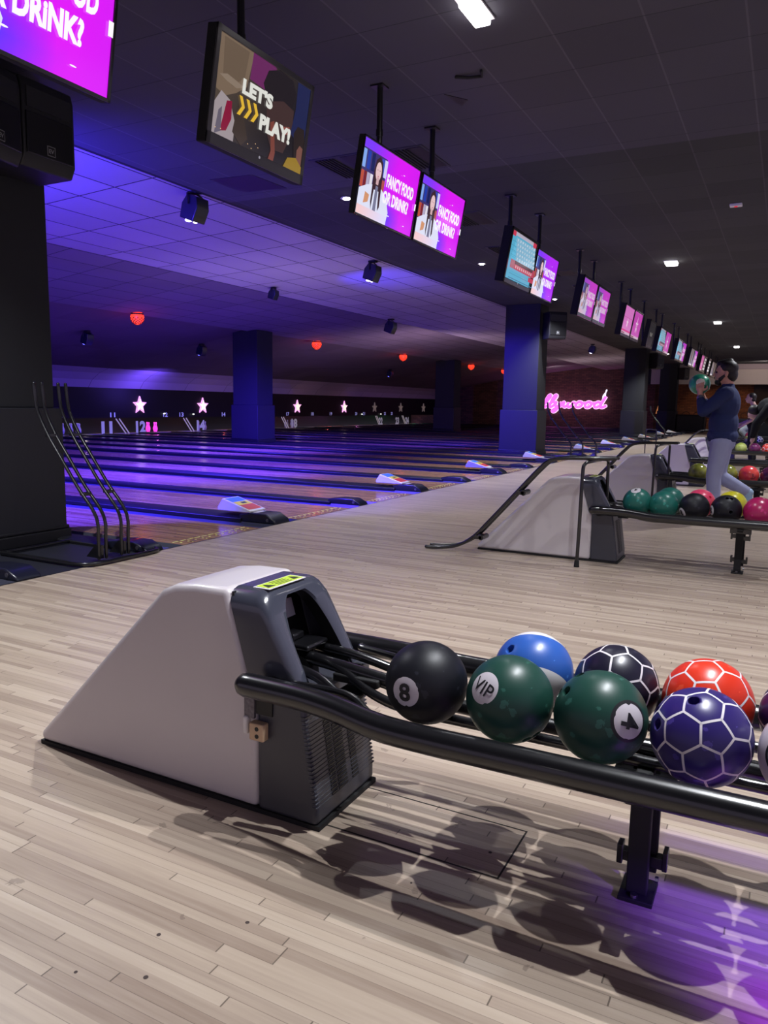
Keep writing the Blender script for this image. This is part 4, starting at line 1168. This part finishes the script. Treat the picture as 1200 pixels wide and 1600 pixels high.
# ------------------------------------------------------------------ loudspeakers
def speaker(loc, w_, h, d, lab, rz=0, logo=True):
    t = thing('loudspeaker', lab, 'loudspeaker', loc, rz, group='loudspeakers on the columns')
    T = None
    MB().prism([(-d/2, -h/2), (d/2*.8, -h/2), (d/2, -h/2+.08), (d/2, h/2-.08), (d/2*.9, h/2), (-d/2, h/2)], 'y', -w_/2, w_/2).build('cabinet', mat('speaker cabinet', (26, 26, 30), .5), t, bevel=.012)
    g = MB().box(d/2, d/2+.012, -w_/2+.025, w_/2-.025, -h/2+.09, h/2-.24).build('grille', mat('speaker grille', (18, 18, 20), .35), t, bevel=.006)
    MB().prism([(d/2-.02, h/2-.07), (d/2+.008, h/2-.07), (d/2+.008, h/2-.21), (d/2-.05, h/2-.21)], 'y', -w_/2+.04, w_/2-.04).build('horn', mat('speaker horn', (34, 34, 38), .4), t)
    if logo:
        lo = MB().box(d/2+.012, d/2+.014, -.035, .035, -h/2+.11, -h/2+.18).build('emblem_plate', mat('emblem outline', (130, 130, 135), .4), t, smooth=False)
        MB().box(d/2+.014, d/2+.0145, -.030, .030, -h/2+.115, -h/2+.175).build('emblem_field', M_CAV, lo, smooth=False)
        e = word(lo, 'EV', mat('emblem print', (150, 150, 155), .4), 'emblem_letters', (d/2+.0146, -.022, -h/2+.130), (0, 1, 0), (0, 0, 1), .044, .03, .02, 0.0004)
    MB().box(-d/2-.03, -d/2, -.06, .06, -.08, .08).build('wall_bracket', M_BLKM, t)
    return t
speaker((-5.25, 4.16, 3.20), .46, .62, .42, 'black loudspeaker high on the left column, below the corner television')
speaker((-5.15, 3.62, 3.16), .46, .62, .42, 'black loudspeaker cut by the left edge of the picture', .25)
speaker((-5.18, 18.75, 3.17), .46, .64, .40, 'loudspeaker on the right side of the blue lit column', -PI/2*.55)
speaker((-5.0, 34.0, 3.2), .46, .64, .42, 'loudspeaker on the column right of the neon sign', -PI/2*.3)
speaker((-5.16, 45.0, 3.15), .46, .64, .42, 'loudspeaker on the farthest column', -PI/2*.3)

# ================================================================== RAMPS OF BLACK TUBE
def ramp_rails(mb, y, pts, gap=.05, r=.0125):
    for dy in (-gap, gap): mb.tube(spline([(x, y+dy, z) for x, z in pts], 6), r, 12)
def parked_ramp(loc, lab, n=2, k=1):
    """ball ramp standing on a flat tube frame"""
    t = thing('ball_ramp', lab, 'ramp', loc, group='tubular ball ramps')
    for q in range(n):
        dy = .22*q
        prof = [(.0, .035), (.0, .18), (.0, .30), (-.05, .40), (-.20, .56), (-.36, .76), (-.50, .94), (-.60, 1.12), (-.63, 1.32)]
        mb = MB(); ramp_rails(mb, dy, prof, .035, .0125); mb.build('ramp_rails', M_BLK, t)
        mb = MB()
        for (x, z) in ((-.15, .505), (-.50, .93)):
            mb.box(x-.03, x+.02, dy-.035, dy+.035, z-.012, z+.012)
        mb.build('cross_brace', M_BLK, t, bevel=.003)
        MB().prism([(-.16, .03), (-.06, .13), (.0, .13), (.0, .03)], 'y', dy-.012, dy+.012).build('gusset', M_BLK, t)
    y0, y1 = -.22, .22*n+.12
    P = spline([(-.85, y0, .02), (-.2, y0, .02), (-.02, y0+.01, .02), (.07, y0+.10, .02), (.08, (y0+y1)/2, .02), (.07, y1-.10, .02), (-.02, y1-.01, .02), (-.2, y1, .02), (-.85, y1, .02)], 5)
    MB().tube(P, .017, 12).build('floor_frame', M_BLK, t)
    MB().tube([(-.85, y0, .02), (-.85, y1, .02)], .015, 10).build('rear_bar', M_BLK, t)
    return t
parked_ramp((-4.44, 3.98, 0), 'black tube ball ramps parked on a floor frame before the left column')
for k, (x_, lab) in enumerate([(-4.58, 'left one of three thin tube ramps parked right of the blue lit column'), (-4.33, 'middle one of three thin tube ramps parked right of the blue lit column'), (-4.03, 'right one of three thin tube ramps parked right of the blue lit column')]):
    parked_ramp((x_, 18.55+.12*k, 0), lab, 1)
parked_ramp((-4.45, 33.6, 0), 'far black tube ball ramp parked by the dark column', 2)
# ramp standing over the second hood
def standing_ramp(loc, lab):
    t = thing('ball_ramp', lab, 'ramp', loc, group='tubular ball ramps')
    prof = [(-2.62, .018), (-2.50, .022), (-2.34, .055), (-2.20, .14), (-2.06, .29), (-1.84, .54), (-1.68, .72), (-1.60, .79), (-1.50, .815), (-1.30, .825), (-1.10, .83)]
    mb = MB(); ramp_rails(mb, 0, prof, .055, .014); mb.build('ramp_rails', M_BLK, t)
    mb = MB()
    for (x, z) in ((-2.17, .17), (-1.83, .56)):
        mb.box(x-.02, x+.05, -.07, .07, z-.045, z-.015); mb.cyl((x+.04, -.07, z-.03), (x+.04, .07, z-.03), .022, seg=14)
    mb.build('cross_brace', M_BLK, t, bevel=.003)
    P = spline([(-1.33, -.12, .02), (-1.325, -.12, .3), (-1.32, -.12, .70), (-1.31, -.10, .785), (-1.27, .0, .805), (-1.24, .24, .805), (-1.23, .34, .785), (-1.23, .36, .70), (-1.23, .36, .25), (-1.23, .36, .02)], 5)
    lg = MB().tube(P, .0135, 12).build('stand_legs', M_BLK, t)
    mb = MB(); mb.cyl((-1.33, -.12, 0), (-1.33, -.12, .05), .021, .017, 14); mb.cyl((-1.23, .36, 0), (-1.23, .36, .05), .021, .017, 14); mb.build('rubber_feet', M_BLKM, lg)
    return t
S0 = standing_ramp((0, 5.86, 0), 'black tube ball ramp curving down over the second hood to the floor')
S0['group'] = 'tubular ball ramps'
dup(S0, (.05, 9.1, 0), 'black tube ball ramp standing at the third hood, behind the second one')
dup(S0, (.1, 16.2, 0), 'far black tube ball ramp standing at the fifth hood')
t = thing('ball_ramp', 'small far tube loops standing on the approach past the blue column', 'ramp', (-3.1, 20.9, 0), group='tubular ball ramps')
MB().tube(spline([(-.12, 0, 0), (-.12, 0, .6), (-.06, 0, .68), (.08, 0, .68), (.14, 0, .6), (.14, 0, 0)], 5), .014, 10).build('loop', M_BLK, t)

# ================================================================== NEON SIGN
t = thing('neon_sign', 'glowing pink cursive neon sign reading Hollywood on the dark brick wall', 'sign', (-15.35, 48.36, 1.25))
GL = {
 'H': ([[(.05, .0), (.2, .5), (.35, 1.0)], [(.10, .95), (.35, 1.0)], [(.5, .0), (.62, .5), (.78, 1.05)], [(.1, .45), (.4, .52), (.72, .5)]], .85),
 'o': ([[(.38, .42), (.2, .45), (.08, .25), (.14, .04), (.32, .02), (.46, .22), (.38, .42), (.42, .34), (.60, .36)]], .56),
 'l': ([[(.0, .15), (.16, .32), (.36, .85), (.34, 1.02), (.22, .92), (.12, .40), (.12, .06), (.22, .0), (.38, .16)]], .36),
 'y': ([[(.0, .35), (.10, .42), (.10, .12), (.22, .04), (.36, .20), (.44, .42), (.36, .1), (.20, -.32), (.06, -.42), (.0, -.28), (.2, -.08), (.52, .18)]], .52),
 'w': ([[(.0, .35), (.08, .42), (.08, .12), (.18, .02), (.32, .16), (.38, .40), (.34, .12), (.44, .02), (.58, .14), (.64, .40), (.76, .36)]], .76),
 'd': ([[(.40, .40), (.22, .45), (.08, .25), (.14, .04), (.30, .04), (.46, .28), (.62, .95), (.5, .4), (.48, .08), (.60, .02), (.76, .14)]], .62)}
u = 0; K = 1.0; mbp = MB(); mbr = MB()
for ch in 'Hollywood':
    strokes, adv = GL[ch]
    for st in strokes:
        P = [(u+(x+.18*z)*K, 0, z*.72) for x, z in st]
        Q = spline(P, 5) if len(P) > 2 else [Vector(p) for p in P]
        mbr.tube(Q, .115, 8); mbp.tube([Vector(q)+Vector((0, -.06, 0)) for q in Q], .090, 8)
    u += adv*K*1.02
mbr.build('rim_tube', M_NEONC, t); mbp.build('neon_tube', M_NEON, t)
pw_ = pin(mat('lit white pin sign', (255, 255, 255), .4, emit=(235, 235, 245), es=1.1), t); pw_.name = 'pin_emblem'; pw_.scale = (1.6, .3, 1.7); pw_.location = (u-.02, -.06, .50); pw_.rotation_euler = (0, .35, 0)
spot('brick_fill_lamp', (-12, 43.5, 3.3), (-12.5, 48.5, 1.4), 150, (1, .82, .82), 120, .1, 1)  # added fill, no fixture, lifts the dim brick wall
point('neon_glow', (-12, 47.7, 1.7), 6, (1, .25, .8), .3)

# ================================================================== PEOPLE
def blob(name, prims, m, parent, vox=.009, smooth=4):
    """overlapping tapered limbs fused into one continuous surface"""
    mb = MB()
    for p in prims:
        if p[0] == 'c':
            _, a, ra, b, rb = p; a = Vector(a); b = Vector(b)
            mb.tube([a, a.lerp(b, .33), a.lerp(b, .66), b], [ra, ra*.67+rb*.33, ra*.33+rb*.67, rb], 14)
        else:
            _, c, r, rot = (p+((0, 0, 0),))[:4]
            T = Matrix.Translation(c) @ Euler(rot).to_matrix().to_4x4()
            mb.sphere((0, 0, 0), r, 18, 12, T=T)
    o = mb.build(name, m, parent)
    r_ = o.modifiers.new('fuse', 'REMESH'); r_.mode = 'VOXEL'; r_.voxel_size = vox; r_.use_smooth_shade = True
    s_ = o.modifiers.new('soften', 'SMOOTH'); s_.factor = .5; s_.iterations = smooth
    return o
M_SKIN = mat('skin', (206, 150, 130), .5, var=.05)
M_SKIND = mat('paler skin', (200, 160, 150), .5, var=.05)
M_HAIR = mat('dark brown hair', (26, 20, 20), .5, bump=.6, bscale=90)
M_SHIRT = mat('navy shirt cloth', (26, 38, 84), .85, var=.15, vscale=12, bump=.3, bscale=40)
M_TROU = mat('grey lilac trouser cloth', (150, 154, 186), .85, var=.08, vscale=10, bump=.25, bscale=30)
M_SHOE = mat('pale blue shoe', (150, 178, 205), .5)
M_BLKC = mat('black cloth', (12, 12, 14), .9, var=.2, vscale=10)

def fingers(prims, wrist, palm, dirn, curl, side, s_=1.0):
    """five fingers fanned from the palm, bent round what they hold"""
    wrist = Vector(wrist); palm = Vector(palm); d = Vector(dirn).normalized(); c = Vector(curl).normalized(); sd = Vector(side).normalized()
    prims.append(('c', wrist, .026, palm, .030))
    prims.append(('c', palm-sd*.022, .017, palm+sd*.022, .017))
    for k, L in enumerate((.072, .08, .075, .06)):
        b = palm+sd*(.033-.022*k)+d*.02
        m_ = b+d*L*.5+c*.012; e = m_+(d*.6+c*.8).normalized()*L*.55
        prims.append(('c', b, .0095, m_, .009)); prims.append(('c', m_, .009, e, .0075))
    b = palm+sd*.03-d*.015; m_ = b+(sd*.9+d*.35).normalized()*.04; e = m_+(d*.7+c*.6).normalized()*.035
    prims.append(('c', b, .012, m_, .011)); prims.append(('c', m_, .0105, e, .009))

man = thing('person', 'man in navy long sleeved shirt and grey trousers holding a green ball to his face', 'person', (-.61, 8.92, 0))
HC = Vector((.0, 0, 1.585))
body = [('s', HC+Vector((.01, 0, .035)), (.098, .076, .092)), ('s', HC+Vector((-.025, 0, -.035)), (.075, .062, .078)), ('s', HC+Vector((-.055, 0, -.075)), (.036, .038, .032)),
        ('c', HC+Vector((-.085, 0, .020)), .011, HC+Vector((-.112, 0, -.018)), .014), ('s', HC+Vector((-.090, 0, -.055)), (.014, .026, .012)), ('s', HC+Vector((-.078, 0, .035)), (.02, .05, .012)),
        ('s', HC+Vector((.018, -.078, -.005)), (.020, .010, .032)), ('s', HC+Vector((.018, .078, -.005)), (.020, .010, .032)),
        ('c', (.045, 0, 1.42), .062, (.02, 0, 1.54), .056),
        ('s', (.03, 0, 1.27), (.12, .165, .20)), ('s', (.02, 0, 1.02), (.115, .15, .20)), ('s', (.02, 0, .90), (.12, .16, .12)),
        ('c', (.02, -.09, .90), .092, (-.03, -.10, .50), .058), ('c', (-.03, -.10, .50), .056, (.0, -.10, .10), .038), ('c', (.01, -.10, .06), .035, (-.15, -.10, .03), .028),
        ('c', (.02, .09, .90), .092, (.0, .10, .50), .058), ('c', (.0, .10, .50), .056, (.30, .10, .33), .038), ('c', (.31, .10, .32), .033, (.34, .10, .19), .028),
        ('c', (.04, -.17, 1.38), .055, (-.17, -.20, 1.19), .042), ('c', (-.17, -.20, 1.19), .042, (-.22, -.13, 1.36), .027),
        ('c', (.04, .17, 1.38), .055, (-.15, .20, 1.18), .042), ('c', (-.15, .20, 1.18), .042, (-.22, .13, 1.36), .027)]
BC = Vector((-.245, 0, 1.475))
fingers(body, (-.222, -.128, 1.37), (-.225, -.115, 1.42), (-.10, .0, 1), (.0, 1, .1), (1, 0, .1))
fingers(body, (-.222, .128, 1.37), (-.225, .115, 1.42), (-.10, .0, 1), (.0, -1, .1), (1, 0, .1))
blob('body', body, M_SKIN, man, .0062, 3)
shirt = [('s', (.03, 0, 1.27), (.145, .19, .20)), ('s', (.035, 0, 1.39), (.085, .17, .065)), ('c', (.042, 0, 1.42), .072, (.035, 0, 1.455), .066), ('s', (.02, 0, 1.06), (.150, .185, .20)), ('s', (.02, 0, .93), (.158, .192, .115)),
         ('c', (-.0, 0, .86), .09, (.03, 0, .86), .09),
         ('c', (.04, -.17, 1.375), .078, (-.17, -.20, 1.19), .062), ('c', (-.17, -.20, 1.19), .062, (-.205, -.155, 1.30), .046),
         ('c', (.04, .17, 1.375), .078, (-.15, .20, 1.18), .062), ('c', (-.15, .20, 1.18), .062, (-.205, .155, 1.30), .046)]
blob('shirt', shirt, M_SHIRT, man, .010, 4)
tr = [('s', (.02, 0, .86), (.135, .175, .12)), ('c', (.02, -.09, .86), .112, (-.03, -.10, .50), .080), ('c', (-.03, -.10, .50), .078, (.0, -.10, .09), .062),
      ('c', (.02, .09, .86), .112, (.0, .10, .50), .080), ('c', (.0, .10, .50), .078, (.28, .10, .345), .060)]
blob('trousers', tr, M_TROU, man, .011, 4)
sh = [('c', (.02, -.10, .045), .045, (-.15, -.10, .035), .036), ('s', (.02, -.10, .06), (.055, .045, .05))]
blob('shoe', sh, M_SHOE, man, .009, 2)
sh = [('c', (.30, .10, .335), .048, (.34, .10, .19), .036), ('s', (.315, .10, .33), (.05, .045, .05))]
blob('shoe', sh, M_SHOE, man, .009, 2)
hair = [('s', HC+Vector((.028, 0, .055)), (.100, .086, .088)), ('s', HC+Vector((.065, 0, -.01)), (.062, .076, .080)), ('c', HC+Vector((-.055, 0, .105)), .035, HC+Vector((.04, 0, .125)), .038)]
blob('hair', hair, M_HAIR, man, .008, 2)
beard = [('s', HC+Vector((-.058, 0, -.088)), (.042, .050, .038)), ('c', HC+Vector((-.04, -.058, -.06)), .022, HC+Vector((.005, -.070, -.015)), .012), ('c', HC+Vector((-.04, .058, -.06)), .022, HC+Vector((.005, .070, -.015)), .012), ('c', HC+Vector((-.088, -.02, -.042)), .009, HC+Vector((-.088, .02, -.042)), .009)]
blob('beard', beard, M_HAIR, man, .007, 2)
for s_ in (-1, 1): MB().sphere(tuple(HC+Vector((-.082, s_*.030, .015))), (.010, .013, .010), 12, 8).build('eye', mat('eye', (30, 24, 24), .2), man)
MB().cyl((-.210, -.150, 1.315), (-.218, -.136, 1.340), .036, seg=18).build('wristwatch', M_STEEL, man)
bl = ball((-.61+BC.x, 8.92, BC.z), M_B_GREENB, 'bright green bowling ball held up in both hands of the man', group=None, sub=5)
if 'group' in bl: del bl['group']
badge((0, 0, 0), (.2, -1, .15), .05, [mat('pale ball patch', (225, 220, 205), .4), M_INK], 0, parent=bl)

# people in dark clothes behind the far racks
p2 = thing('person', 'person in black with a bare forearm, standing behind the farther racks', 'person', (-.72, 20.0, 0))
H2 = Vector((-.06, 0, 1.49))
b2 = [('s', H2+Vector((.01, 0, .03)), (.098, .078, .095)), ('s', H2+Vector((-.03, 0, -.045)), (.07, .06, .07)), ('c', H2+Vector((-.085, 0, .01)), .011, H2+Vector((-.11, 0, -.02)), .013),
      ('s', H2+Vector((.02, -.078, -.01)), (.018, .01, .03)), ('s', H2+Vector((.02, .078, -.01)), (.018, .01, .03)), ('c', (.03, 0, 1.30), .06, (-.03, 0, 1.44), .055),
      ('s', (.04, 0, 1.14), (.12, .16, .19)), ('s', (.05, 0, .92), (.12, .15, .16)),
      ('c', (.05, -.09, .86), .09, (.02, -.1, .47), .056), ('c', (.02, -.1, .47), .055, (.05, -.1, .08), .038), ('c', (.05, .09, .86), .09, (.07, .1, .47), .056), ('c', (.07, .1, .47), .055, (.10, .1, .08), .038),
      ('c', (.06, -.1, .04), .034, (-.1, -.1, .03), .026), ('c', (.11, .1, .04), .034, (-.05, .1, .03), .026),
      ('c', (.05, -.19, 1.25), .052, (.02, -.25, 1.0), .043), ('c', (.02, -.25, 1.0), .042, (-.20, -.20, .84), .028), ('c', (.05, .19, 1.25), .052, (.0, .24, 1.0), .043), ('c', (.0, .24, 1.0), .042, (-.22, .16, .90), .028)]
fingers(b2, (-.20, -.20, .84), (-.24, -.19, .82), (-1, .1, -.4), (0, .1, -1), (0, 1, 0)); fingers(b2, (-.22, .16, .90), (-.26, .15, .88), (-1, -.1, -.4), (0, .1, -1), (0, -1, 0))
blob('body', b2, M_SKIND, p2, .008, 3)
blob('t_shirt', [('s', (.04, 0, 1.14), (.15, .19, .20)), ('s', (.05, 0, .90), (.15, .18, .17)), ('s', (.04, 0, 1.27), (.09, .17, .06)), ('c', (.05, -.19, 1.25), .075, (.03, -.23, 1.10), .068), ('c', (.05, .19, 1.25), .075, (.02, .23, 1.10), .068)], M_BLKC, p2, .012, 3)
blob('trousers', [('c', (.05, -.09, .84), .11, (.02, -.1, .47), .078), ('c', (.02, -.1, .47), .076, (.05, -.1, .09), .06), ('c', (.05, .09, .84), .11, (.07, .1, .47), .078), ('c', (.07, .1, .47), .076, (.10, .1, .09), .06)], M_BLKC, p2, .012, 3)
blob('hair', [('s', H2+Vector((.03, 0, .045)), (.10, .086, .09)), ('s', H2+Vector((.06, 0, -.02)), (.06, .075, .07))], M_HAIR, p2, .01, 2)
p3 = thing('person', 'person in black bending forward at the right edge, back to the picture', 'person', (-.12, 13.9, 0))
b3 = [('s', (-.34, 0, 1.16), (.095, .075, .11), (0, 1.0, 0)), ('c', (-.20, 0, 1.26), .06, (-.28, 0, 1.2), .055), ('c', (-.14, 0, 1.24), .15, (.05, 0, .98), .14), ('s', (.05, 0, .92), (.13, .16, .13)),
      ('c', (.05, -.09, .88), .09, (.0, -.1, .47), .056), ('c', (.0, -.1, .47), .055, (.06, -.1, .08), .038), ('c', (.05, .09, .88), .09, (.0, .1, .47), .056), ('c', (.0, .1, .47), .055, (.06, .1, .08), .038),
      ('c', (.07, -.1, .04), .034, (-.09, -.1, .03), .026), ('c', (.07, .1, .04), .034, (-.09, .1, .03), .026),
      ('c', (-.16, -.19, 1.24), .052, (-.30, -.22, 1.0), .043), ('c', (-.30, -.22, 1.0), .042, (-.34, -.2, .76), .028), ('c', (-.16, .19, 1.24), .052, (-.30, .22, 1.0), .043), ('c', (-.30, .22, 1.0), .042, (-.34, .2, .76), .028),
      ('c', (-.40, 0, 1.12), .014, (-.43, 0, 1.09), .014)]
fingers(b3, (-.34, -.2, .76), (-.345, -.2, .72), (0, 0, -1), (-.6, .6, 0), (0, 1, 0)); fingers(b3, (-.34, .2, .76), (-.345, .2, .72), (0, 0, -1), (-.6, -.6, 0), (0, -1, 0))
blob('body', b3, M_SKIND, p3, .008, 3)
blob('jacket', [('c', (-.14, 0, 1.24), .18, (.05, 0, 1.0), .175), ('s', (.05, 0, .93), (.17, .19, .16)), ('c', (-.13, -.19, 1.26), .08, (-.30, -.22, 1.0), .068), ('c', (-.30, -.22, 1.0), .066, (-.34, -.2, .80), .05), ('c', (-.13, .19, 1.26), .08, (-.30, .22, 1.0), .068), ('c', (-.30, .22, 1.0), .066, (-.34, .2, .80), .05)], M_BLKC, p3, .012, 3)
blob('trousers', [('c', (.05, -.09, .88), .115, (.0, -.1, .47), .082), ('c', (.0, -.1, .47), .08, (.06, -.1, .09), .065), ('c', (.05, .09, .88), .115, (.0, .1, .47), .082), ('c', (.0, .1, .47), .08, (.06, .1, .09), .065)], M_BLKC, p3, .012, 3)
blob('hair', [('s', (-.345, 0, 1.20), (.11, .09, .10), (0, 1.0, 0))], M_HAIR, p3, .01, 2)

# ================================================================== THE FAR END OF THE ROOM
t = thing('low_cabinet', 'low black cabinet beside the farthest column', 'cabinet', (-4.65, 45.3, 0))
MB().prism([(-.72, 0), (-.72, .95), (.62, .95), (.72, .86), (.72, 0)], 'y', -.4, .4).build('body', M_BLKM, t, bevel=.02); MB().box(-.66, .64, -.41, -.4, .1, .85).build('front_panel', mat('cabinet front', (26, 26, 30), .5), t)
t = thing('pendant_lamp', 'small warm cone shaped lamp glow between the two far columns', 'lamp', (-6.6, 47.6, 0))
MB().cyl((0, 0, 0), (0, 0, .95), .03, seg=10).build('stand', M_BLKM, t); MB().cyl((0, 0, .95), (0, 0, 1.45), .26, .14, 20).build('lamp_shade', mat('warm lamp shade', (230, 170, 110), .6, emit=(220, 140, 80), es=.6), t)
for i, x in enumerate([-4.6, -3.7, -2.5, -1.6, -.6, .4]):
    spot('wall_wash_lamp', (x, 48.6, 2.9), (x, 50, 1.1), 15, (1, .62, .34), 80, .05, .8)
    t = thing('wall_light', 'glowing slot light over the far brick wall, %s from the left' % ORD[i].replace('nearest', 'first'), 'light', (x, 48.9, 2.95), group='slot lights over the far brick wall')
    MB().box(-.22, .22, -.05, .05, -.03, 0).build('case', M_BLKM, t); MB().box(-.2, .2, -.04, .04, -.045, -.03).build('diffuser', mat('warm diffuser', (255, 220, 170), .5, emit=(255, 225, 190), es=1.6), t)
def picture(x, z, w_, h, lab, inner):
    t = thing('framed_picture', lab, 'picture', (x, 49.93, z), group='framed pictures on the far wall')
    mb = MB(); f = .06
    mb.box(-w_/2, w_/2, -.03, .03, h/2-f, h/2).box(-w_/2, w_/2, -.03, .03, -h/2, -h/2+f).box(-w_/2, -w_/2+f, -.03, .03, -h/2, h/2).box(w_/2-f, w_/2, -.03, .03, -h/2, h/2)
    mb.build('frame', M_BLKM, t); MB().box(-w_/2+f, w_/2-f, -.005, .02, -h/2+f, h/2-f).build('mount', mat('picture mount', (190, 185, 175), .6), t)
    mb = MB(); mb.box(-w_*.22, w_*.22, -.009, -.004, -h*.18, h*.2).box(-w_*.3, w_*.3, -.009, -.004, -h*.28, -h*.24); mb.build('print', mat(inner, (90, 84, 80), .6), t)
picture(-1.30, 2.25, .95, .75, 'landscape picture in a pale mount right of the walking man', 'grey print')
picture(.55, 2.45, .8, .6, 'upper framed picture at the right edge', 'grey print')
picture(.40, 1.75, .8, .55, 'lower framed picture at the right edge', 'grey print')
picture(-3.3, 1.75, .9, .7, 'framed picture seen behind the hands of the walking man', 'grey print')
for i, x in enumerate([-.45, -6.9]):
    o = struct(MB().box(x-.28, x+.28, 49.7, 50.0, 0, 2.95).build('trim_%d' % (6+i), M_BRICKW))
o = MB().box(-1.8, -.75, 49.86, 49.99, 1.75, 2.9).build('picture_panel', mat('dark wall panel', (34, 26, 28), .7)); tag(o, 'dark panel behind the landscape picture', 'wall panel')
# chairs / stools beyond the cabinet
def stool(loc, lab):
    t = thing('bar_stool', lab, 'stool', loc, group='far stools')
    MB().cyl((0, 0, .72), (0, 0, .78), .18, seg=18).build('seat', mat('brown stool seat', (90, 50, 34), .5), t, bevel=.01)
    MB().tube(spline([(-.16, .16, .76), (-.18, .17, 1.0), (0, .22, 1.08), (.18, .17, 1.0), (.16, .16, .76)], 4), .016, 8).build('backrest', M_BLKM, t)
    for a in range(4): MB().tube([(.13*math.cos(a*PI/2+.78), .13*math.sin(a*PI/2+.78), .72), (.2*math.cos(a*PI/2+.78), .2*math.sin(a*PI/2+.78), .0)], .014, 8).build('leg', M_BLKM, t)
for i in range(6): stool((-5.2+.62*i, 47.6, 0), 'bar stool in a row before the far brick wall, %s from the left' % ORD[i].replace('nearest', 'first'))
t = thing('bench', 'dark padded bench beyond the sixth rack, pale jackets on it', 'bench', (-.75, 25.5, 0))
MB().box(-.6, 1.4, -.3, .3, .1, .45).build('seat', M_BLKC, t, bevel=.03); MB().box(-.6, 1.4, .22, .36, .1, .95).build('backrest', M_BLKC, t, bevel=.03)
o = blob('jacket', [('c', (-1.1, 25.3, .62), .12, (-.7, 25.3, .86), .10), ('c', (-1.15, 25.25, .60), .09, (-.95, 25.2, .36), .07), ('s', (-.62, 25.3, .95), (.14, .1, .09))], mat('pale jacket', (150, 156, 160), .8), None, .02, 3)
tag(o, 'pale jacket thrown over the dark bench behind the racks', 'jacket')
